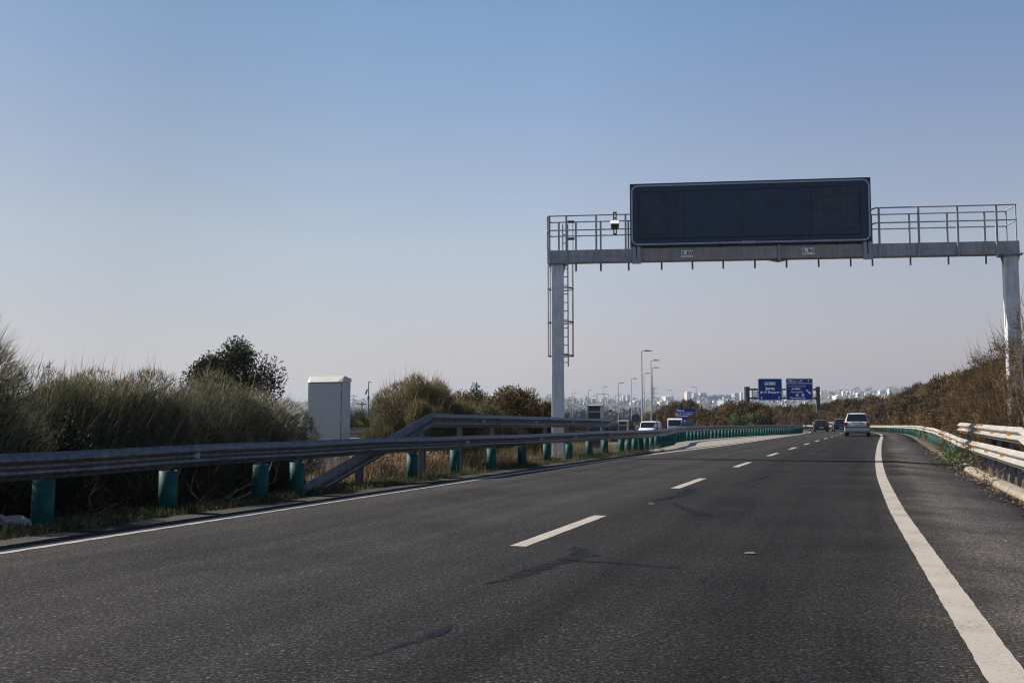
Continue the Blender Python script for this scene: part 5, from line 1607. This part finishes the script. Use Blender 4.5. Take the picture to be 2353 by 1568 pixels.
scatter_blades('leaf_litter', 'litter', 4200, lambda r: r.uniform(-6, 45), lambda r, s: 5.04 - abs(r.normal(0, .17)), lambda s, u: zlat(s, u) + .008, .015, .05, .025, 206, 'leaf', 3.0, keep=lambda s, u, r: patch(s, 1) > -.9 + r.normal(0, .7))
scatter_blades('stalk_litter', 'litter', 2600, lambda r: r.uniform(-4, 60), lambda r, s: 5.35 + abs(r.normal(0, .5)), lambda s, u: zright(s) - zroad(s) - .06, .1, .45, .011, 207, lean=.5)
scatter_blades('road_grit', 'litter', 320, lambda r: r.uniform(0, 40), lambda r, s: 3.5 + r.uniform(0, 1.5), lambda s, u: zlat(s, u) + .006, .008, .03, .02, 208, 'leaf', 3.0, .5, 1.0)
# weeds growing through the right kerb
for s_, sc, lab in ((17.4, .55, 'small green weed growing through the gap of the right kerb'), (11.2, .35, 'dry weed tuft on the right kerb under the upper rail'), (20.5, .5, 'leafy weed under the right guardrail where the green sleeves begin')):
    p = P(s_, 5.02, zright(s_) - zroad(s_))
    g = thing('weed', lab, 'weed', p, s_); g.scale = (sc,) * 3
    rng = np.random.default_rng(int(s_)); n = 260
    q = np.stack([rng.normal(0, .35, n), rng.normal(0, .35, n), np.abs(rng.normal(.25, .35, n))], 1)
    me = fast('foliage', leaves(rng, q, unit(q + rng.normal(0, .3, (n, 3))), rng.uniform(.1, .25, n), rng.uniform(.03, .09, n)), 4, 'green_leaf' if s_ > 12 else 'dry', rng.uniform(.2, 1, n))
    link('leaves', me, g); link('stalks', stems_mesh(int(s_ * 3), 7, .5, .8, .012), g)
# rubbish
def crumple(name, lab, cat, p, sx, sy, sz, mat, seed):
    bm = bmesh.new(); bmesh.ops.create_icosphere(bm, subdivisions=3, radius=1)
    rr = random.Random(seed); ph = [rr.uniform(0, 6) for _ in range(6)]
    for v in bm.verts:
        c = v.co; f = 1 + .25 * math.sin(5 * c.x + ph[0]) * math.sin(6 * c.y + ph[1]) + .18 * math.sin(9 * c.z + ph[2] + 4 * c.x) + rr.uniform(-.06, .06)
        v.co = Vector((c.x * f * sx, c.y * f * sy, max(0, (c.z * f + .6) * sz)))
    me = bpy.data.meshes.new(name); bm.to_mesh(me); bm.free(); me.materials.append(M[mat])
    tag(link(name, me, None, p), lab, cat)
p = at(38, 1212, 10.3); crumple('plastic_bag', 'crumpled pale plastic bag lying in the shade under the left guardrail', 'bag', (p.x, 10.3, gz(p.x, 10.3) + .0), .26, .13, .13, 'bag', 4)
for xd, yd, lab, k in ((1723, 1272, 'pale scrap lying in the right lane of the road', 1), (1496, 1158, 'pale scrap lying on the road left of the second lane dash', 2), (2138, 1034, 'small white scrap on the right shoulder', 3)):
    a, b, c = ray(xd, yd); Y = -CAMZ / (c / b); crumple('road_scrap', lab, 'scrap', (a / b * Y, Y, .005 if k < 3 else .0), .040, .022, .007, 'chip', k + 10)

# ------------------------------------------------------------------ far woods
def far_woods():
    rng = np.random.default_rng(300); V = []; T = []
    def tree(x, y, h, r, n):
        z = gz(x, y)
        o = unit(rng.normal(size=(n, 3))) * rng.uniform(.55, 1, (n, 1))
        c = np.array([x, y, z + h * .55]) + o * np.array([r, r, h * .52])
        d = unit(o + rng.normal(0, .5, (n, 3)))
        sz = r * .55
        V.append(leaves(rng, c, d, rng.uniform(.7, 1.4, n) * sz, rng.uniform(.6, 1.1, n) * sz)); T.append(np.clip(rng.uniform(0, .7, n) + rng.uniform(0, .3), 0, 1))
    def scatter(n, x0, x1, r0, r1, h0, h1, leafn):
        for _ in range(n):
            xd = rng.uniform(x0, x1); r = rng.uniform(r0, r1); k = (xd - CX) / F
            y = r / math.hypot(1, k); h = rng.uniform(h0, h1)
            tree(k * y, y, h, h * rng.uniform(.42, .7), leafn)
    scatter(500, 700, 2500, 620, 1000, 6, 11, 34)
    scatter(700, 700, 1900, 1000, 1700, 7, 12, 26)
    scatter(650, 700, 2400, 1700, 3100, 6, 11, 18)
    scatter(160, 1590, 1680, 2900, 3300, 8, 13, 18)
    scatter(260, -500, 700, 500, 1500, 6, 10, 20)
    tag(link('far_woods', fast('far_woods', np.concatenate(V), 4, 'far_wood', np.concatenate(T))), kind='stuff')
far_woods()

# ------------------------------------------------------------------ the town on the hill
def building_mesh(w, d, h, mat, kind, rr):
    m = MB(); m.box(-w / 2, w / 2, -d / 2, d / 2, -6, h)
    if kind == 'flat':
        t = .35
        m.box(-w / 2 - .1, w / 2 + .1, -d / 2 - .1, -d / 2 + t, h + .003, h + 1); m.box(-w / 2 - .1, w / 2 + .1, d / 2 - t, d / 2 + .1, h + .003, h + 1)
        m.box(-w / 2 - .1, -w / 2 + t, -d / 2 + t, d / 2 - t, h + .003, h + 1); m.box(w / 2 - t, w / 2 + .1, -d / 2 + t, d / 2 - t, h + .003, h + 1)
        a = rr.uniform(-.2, .2) * w; m.box(a - w * .12, a + w * .12, -d * .15, d * .2, h + .003, h + 3.2)
    return m
CITY = random.Random(77)
def terrain_r(xd, y_target):
    """distance at which the ground at this bearing rises to the given sight line"""
    k = (xd - CX) / F; best = 2400; bd = 1e9
    for r in range(1500, 3260, 40):
        y = r / math.hypot(1, k); z = gz(k * y, y)
        yy = 966 - (z - CAMZ) / y * F
        if abs(yy - y_target) < bd: bd = abs(yy - y_target); best = r
    return best
def town(name, label, group, xd, ybase, wpx, hpx, mat, kind='flat', depth=.7, rz=None, roof=None, cat='building'):
    r = terrain_r(xd, ybase) * CITY.uniform(.985, 1.015)
    k = (xd - CX) / F; y = r / math.hypot(1, k); x = k * y
    zt = gz(x, y); sc = y / F
    zbase = CAMZ + (966 - ybase) * sc
    w, h_ = wpx * sc, hpx * sc
    if abs(zt - zbase) > 3: zbase = zt if zt > zbase else zbase
    a = CITY.uniform(-.5, .5) if rz is None else rz
    m = building_mesh(w * .93, w * depth, h_ + (zbase - zt if zbase > zt else 0), mat, kind, CITY)
    o = m.build(name, mat, None, (x, y, zt), a); tag(o, label, cat, group)
    if kind == 'gable':
        hh = h_ + (zbase - zt if zbase > zt else 0); q = MB(); ww, dd = w * .5, w * depth / 2 + .4
        q.prism([(-dd, hh + .004), (dd, hh + .004), (0, hh + w * .2)], -ww, ww, 'x'); q.build('roof', 'roof_tile', o)
    return o
B = 'apartment_block'
TOWERS = [(1580, 921, 15, 20, 'plaster_cream', 'tall cream tower block above the blue roadside sign, joined to one in painted shade'),
          (1595, 921, 12, 17, 'plaster_shade', 'tall tower block in painted shade joined to the cream one above the blue roadside sign'),
          (1612, 920, 17, 17, 'plaster_shade', 'wide grey tower block on the hill right of the two joined towers'),
          (1533.5, 921, 23, 10, 'plaster_cream', 'broad cream block on the hill left of the tall towers, behind a street lamp'),
          (1433, 924, 7, 15, 'plaster_cream', 'slim cream tower, left one of the twin towers between street lamps'),
          (1442, 924, 9, 16, 'plaster_shade', 'grey tower, right one of the twin towers between street lamps'),
          (1386, 925, 15, 8, 'plaster_cream', 'low cream block on the hill above the larger equipment box'),
          (1362, 926, 10, 7, 'plaster_shade', 'grey low block left of the cream block above the equipment box'),
          (1399, 926, 9, 8, 'plaster_shade', 'grey low block right of the cream block above the equipment box'),
          (1463, 927, 19, 7, 'plaster_cream', 'long low cream block between the twin towers and the tallest lamp'),
          (1472, 920, 6, 6, 'plaster_white', 'small white block behind the tallest street lamp pole'),
          (1518, 931, 17, 8, 'plaster_cream', 'bright cream hall above the woods right of the pylon'),
          (1537, 931, 14, 8, 'plaster_shade', 'grey hall right of the bright cream hall'),
          (1558, 932, 9, 9, 'plaster_shade', 'leftmost of the four grey blocks below the tall towers'),
          (1570, 932, 10, 9, 'plaster_shade', 'second of the four grey blocks below the tall towers'),
          (1582, 932, 10, 10, 'plaster_shade', 'third of the four grey blocks below the tall towers'),
          (1594, 932, 10, 9, 'plaster_shade', 'rightmost of the four grey blocks below the tall towers'),
          (1607, 932, 11, 9, 'plaster_cream', 'reddish cream block right of the four grey blocks'),
          (1669, 931, 37, 10, 'plaster_shade', 'long grey building with a white end left of the overhead sign gantry'),
          (1675, 918, 7, 8, 'plaster_cream', 'small pair of cream towers above the long grey building'),
          (1690, 919, 18, 15, 'plaster_shade', 'grey high block just left of the cream tower by the sign gantry'),
          (1702, 921, 7, 19, 'plaster_cream', 'slim cream tower just left of the sign gantry column'),
          (1728, 921, 22, 21, 'plaster_shade', 'grey high block seen through the frame of the sign gantry'),
          (1800, 921, 16, 12, 'plaster_shade', 'grey block seen between the two overhead signs'),
          (1937, 911, 8, 12, 'plaster_white', 'white tower on the right hillside, tallest left of the pair'),
          (1946, 912, 7, 10, 'plaster_white', 'white tower on the right hillside, right one of the pair'),
          (1923, 919, 22, 9, 'plaster_white', 'low wide white building with banded storeys on the right hillside'),
          (1970, 912, 10, 9, 'plaster_white', 'white block on the hillside above the people carrier'),
          (1990, 912, 9, 9, 'plaster_white', 'white block right of the one above the people carrier'),
          (2022, 908, 12, 9, 'plaster_white', 'white block where the hillside meets the brown hedge'),
          (2042, 905, 11, 10, 'plaster_cream', 'cream block low over the brown hedge at the far right of the town')]
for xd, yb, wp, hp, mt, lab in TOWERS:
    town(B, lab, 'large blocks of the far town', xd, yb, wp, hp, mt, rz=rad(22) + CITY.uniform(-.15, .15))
HG = 'small houses of the far white town'
def houses(n, x0, x1, y0, y1, w0, w1, dens, lab, cream=.3, red=.25):
    for _ in range(n):
        xd = CITY.uniform(x0, x1); yb = CITY.uniform(y0, y1)
        mt = CITY.choices(['plaster_white', 'plaster_cream', 'plaster_shade'], [1 - cream - .12, cream, .12])[0]
        wp = CITY.uniform(w0, w1)
        town('white_house' if mt == 'plaster_white' else 'town_house', lab, HG, xd, yb, wp, wp * CITY.uniform(.45, .85), mt, 'gable' if CITY.random() < red else 'flat', CITY.uniform(.6, 1.1), cat='house')
houses(34, 1300, 1520, 920, 932, 3, 7, 1, 'tiny pale house on the hill between the gantry column and the pylon', .4)
houses(42, 1500, 1665, 918, 934, 3, 7, 1, 'tiny pale house of the far town around the tall tower blocks', .35)
houses(84, 1730, 1892, 919, 946, 3.5, 8, 1, 'tiny white house in the dense quarter below the overhead signs', .25)
houses(66, 1885, 2060, 902, 926, 3, 8, 1, 'tiny white house on the hillside right of the overhead signs', .2, .12)
houses(26, 1560, 1735, 912, 926, 3, 7, 1, 'tiny pale house on the hill between the tower blocks and the sign gantry', .3)
houses(20, 1310, 1500, 914, 926, 3, 6, 1, 'tiny pale house on the hilltop between the gantry column and the pylon', .4)
houses(14, 800, 905, 922, 934, 3, 7, 1, 'tiny pale house on the hill seen right of the cabinet', .3)
for xd, yt, jib in ((1372, 905, 14), (1397, 906, -10), (1413, 909, 9)):
    Y = 2600; p = at(xd, yt, Y); zg = gz(p.x, Y); H = p.z - zg
    g = thing('tower_crane', {1372: 'thin construction crane over the town nearest the gantry column', 1397: 'middle construction crane over the town', 1413: 'construction crane left of the twin towers'}[xd], 'crane', (p.x, Y, zg), 0)
    m = MB(); m.box(-.7, .7, -.7, .7, 0, H); m.build('mast', 'pylon', g)
    m = MB(); m.box(min(-jib * .4, jib * 1.6), max(-jib * .4, jib * 1.6), -.5, .5, H + .003, H + 1.2); m.build('jib', 'pylon', g)

# ------------------------------------------------------------------ air
hz, n, l, p = new_mat('haze_air')
n.remove(p)
pv = n.new('ShaderNodeVolumePrincipled')
pv.inputs['Color'].default_value = (0.66, 0.80, 1.0, 1)
pv.inputs['Density'].default_value = 0.00014
pv.inputs['Density Attribute'].default_value = ''
pv.inputs['Anisotropy'].default_value = 0.3
l.new(pv.outputs[0], n['Material Output'].inputs['Volume'])
M['haze'] = hz
m = MB(); m.box(-6000, 6000, -2000, 6500, -12, 190)
tag(m.build('haze', 'haze'), kind='stuff')

# ------------------------------------------------------------------ sun and sky
SUN_EL = rad(37.5)
SUN_AZ = math.atan2(-.93, .367)               # measured from +Y towards +X
w = bpy.data.worlds.new('World'); S.world = w; w.use_nodes = True
wn, wl = w.node_tree.nodes, w.node_tree.links
bg = wn['Background']
sky = wn.new('ShaderNodeTexSky'); sky.sky_type = 'NISHITA'; sky.sun_disc = False
sky.sun_elevation = SUN_EL; sky.sun_rotation = SUN_AZ
sky.altitude = 0; sky.air_density = 1.0; sky.dust_density = 1.2; sky.ozone_density = 3.0
wtc = wn.new('ShaderNodeTexCoord')
dot = wn.new('ShaderNodeVectorMath'); dot.operation = 'DOT_PRODUCT'
dot.inputs[1].default_value = (math.sin(SUN_AZ), math.cos(SUN_AZ), 0.3)
wl.new(wtc.outputs['Generated'], dot.inputs[0])
wr = ramp(wn, [(0.0, (.88, .85, .88)), (0.45, (.88, .85, .88)), (0.62, (.86, .87, .89)), (0.74, (.69, .73, .745)), (0.82, (.54, .58, .60)), (1.0, (.42, .48, .55))])
mr = wn.new('ShaderNodeMapRange'); mr.inputs['From Min'].default_value = -.6; mr.inputs['From Max'].default_value = 1.0
wl.new(dot.outputs['Value'], mr.inputs['Value']); wl.new(mr.outputs[0], wr.inputs['Fac'])
wm = wn.new('ShaderNodeMix'); wm.data_type = 'RGBA'; wm.blend_type = 'MULTIPLY'; wm.inputs['Factor'].default_value = 1
wl.new(sky.outputs[0], wm.inputs['A']); wl.new(wr.outputs['Color'], wm.inputs['B'])
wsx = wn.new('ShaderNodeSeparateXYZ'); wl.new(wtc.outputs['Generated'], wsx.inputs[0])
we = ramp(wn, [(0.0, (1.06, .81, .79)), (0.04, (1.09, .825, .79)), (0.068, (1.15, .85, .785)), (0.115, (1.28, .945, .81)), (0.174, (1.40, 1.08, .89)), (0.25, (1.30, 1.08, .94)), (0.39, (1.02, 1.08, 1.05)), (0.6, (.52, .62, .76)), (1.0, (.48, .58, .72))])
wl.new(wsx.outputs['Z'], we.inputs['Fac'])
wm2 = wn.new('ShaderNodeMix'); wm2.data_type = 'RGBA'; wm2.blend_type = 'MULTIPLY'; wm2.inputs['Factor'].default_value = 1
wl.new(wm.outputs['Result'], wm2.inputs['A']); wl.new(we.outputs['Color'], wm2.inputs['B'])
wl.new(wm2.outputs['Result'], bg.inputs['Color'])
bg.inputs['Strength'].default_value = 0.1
ld = bpy.data.lights.new('sun', 'SUN'); ld.energy = 5.0; ld.angle = rad(.53); ld.color = (1.0, .93, .83)
lo = bpy.data.objects.new('sun', ld); COL.objects.link(lo)
dirv = Vector((math.sin(SUN_AZ) * math.cos(SUN_EL), math.cos(SUN_AZ) * math.cos(SUN_EL), math.sin(SUN_EL)))
lo.rotation_euler = dirv.to_track_quat('Z', 'Y').to_euler()
lo.location = (-20, 10, 30)
S.view_settings.view_transform = 'Standard'; S.view_settings.look = 'None'
S.view_settings.exposure = 0.55; S.view_settings.gamma = 1
S.cycles.filter_width = 1.15; S.cycles.max_bounces = 6; S.cycles.volume_bounces = 0; S.cycles.transparent_max_bounces = 4
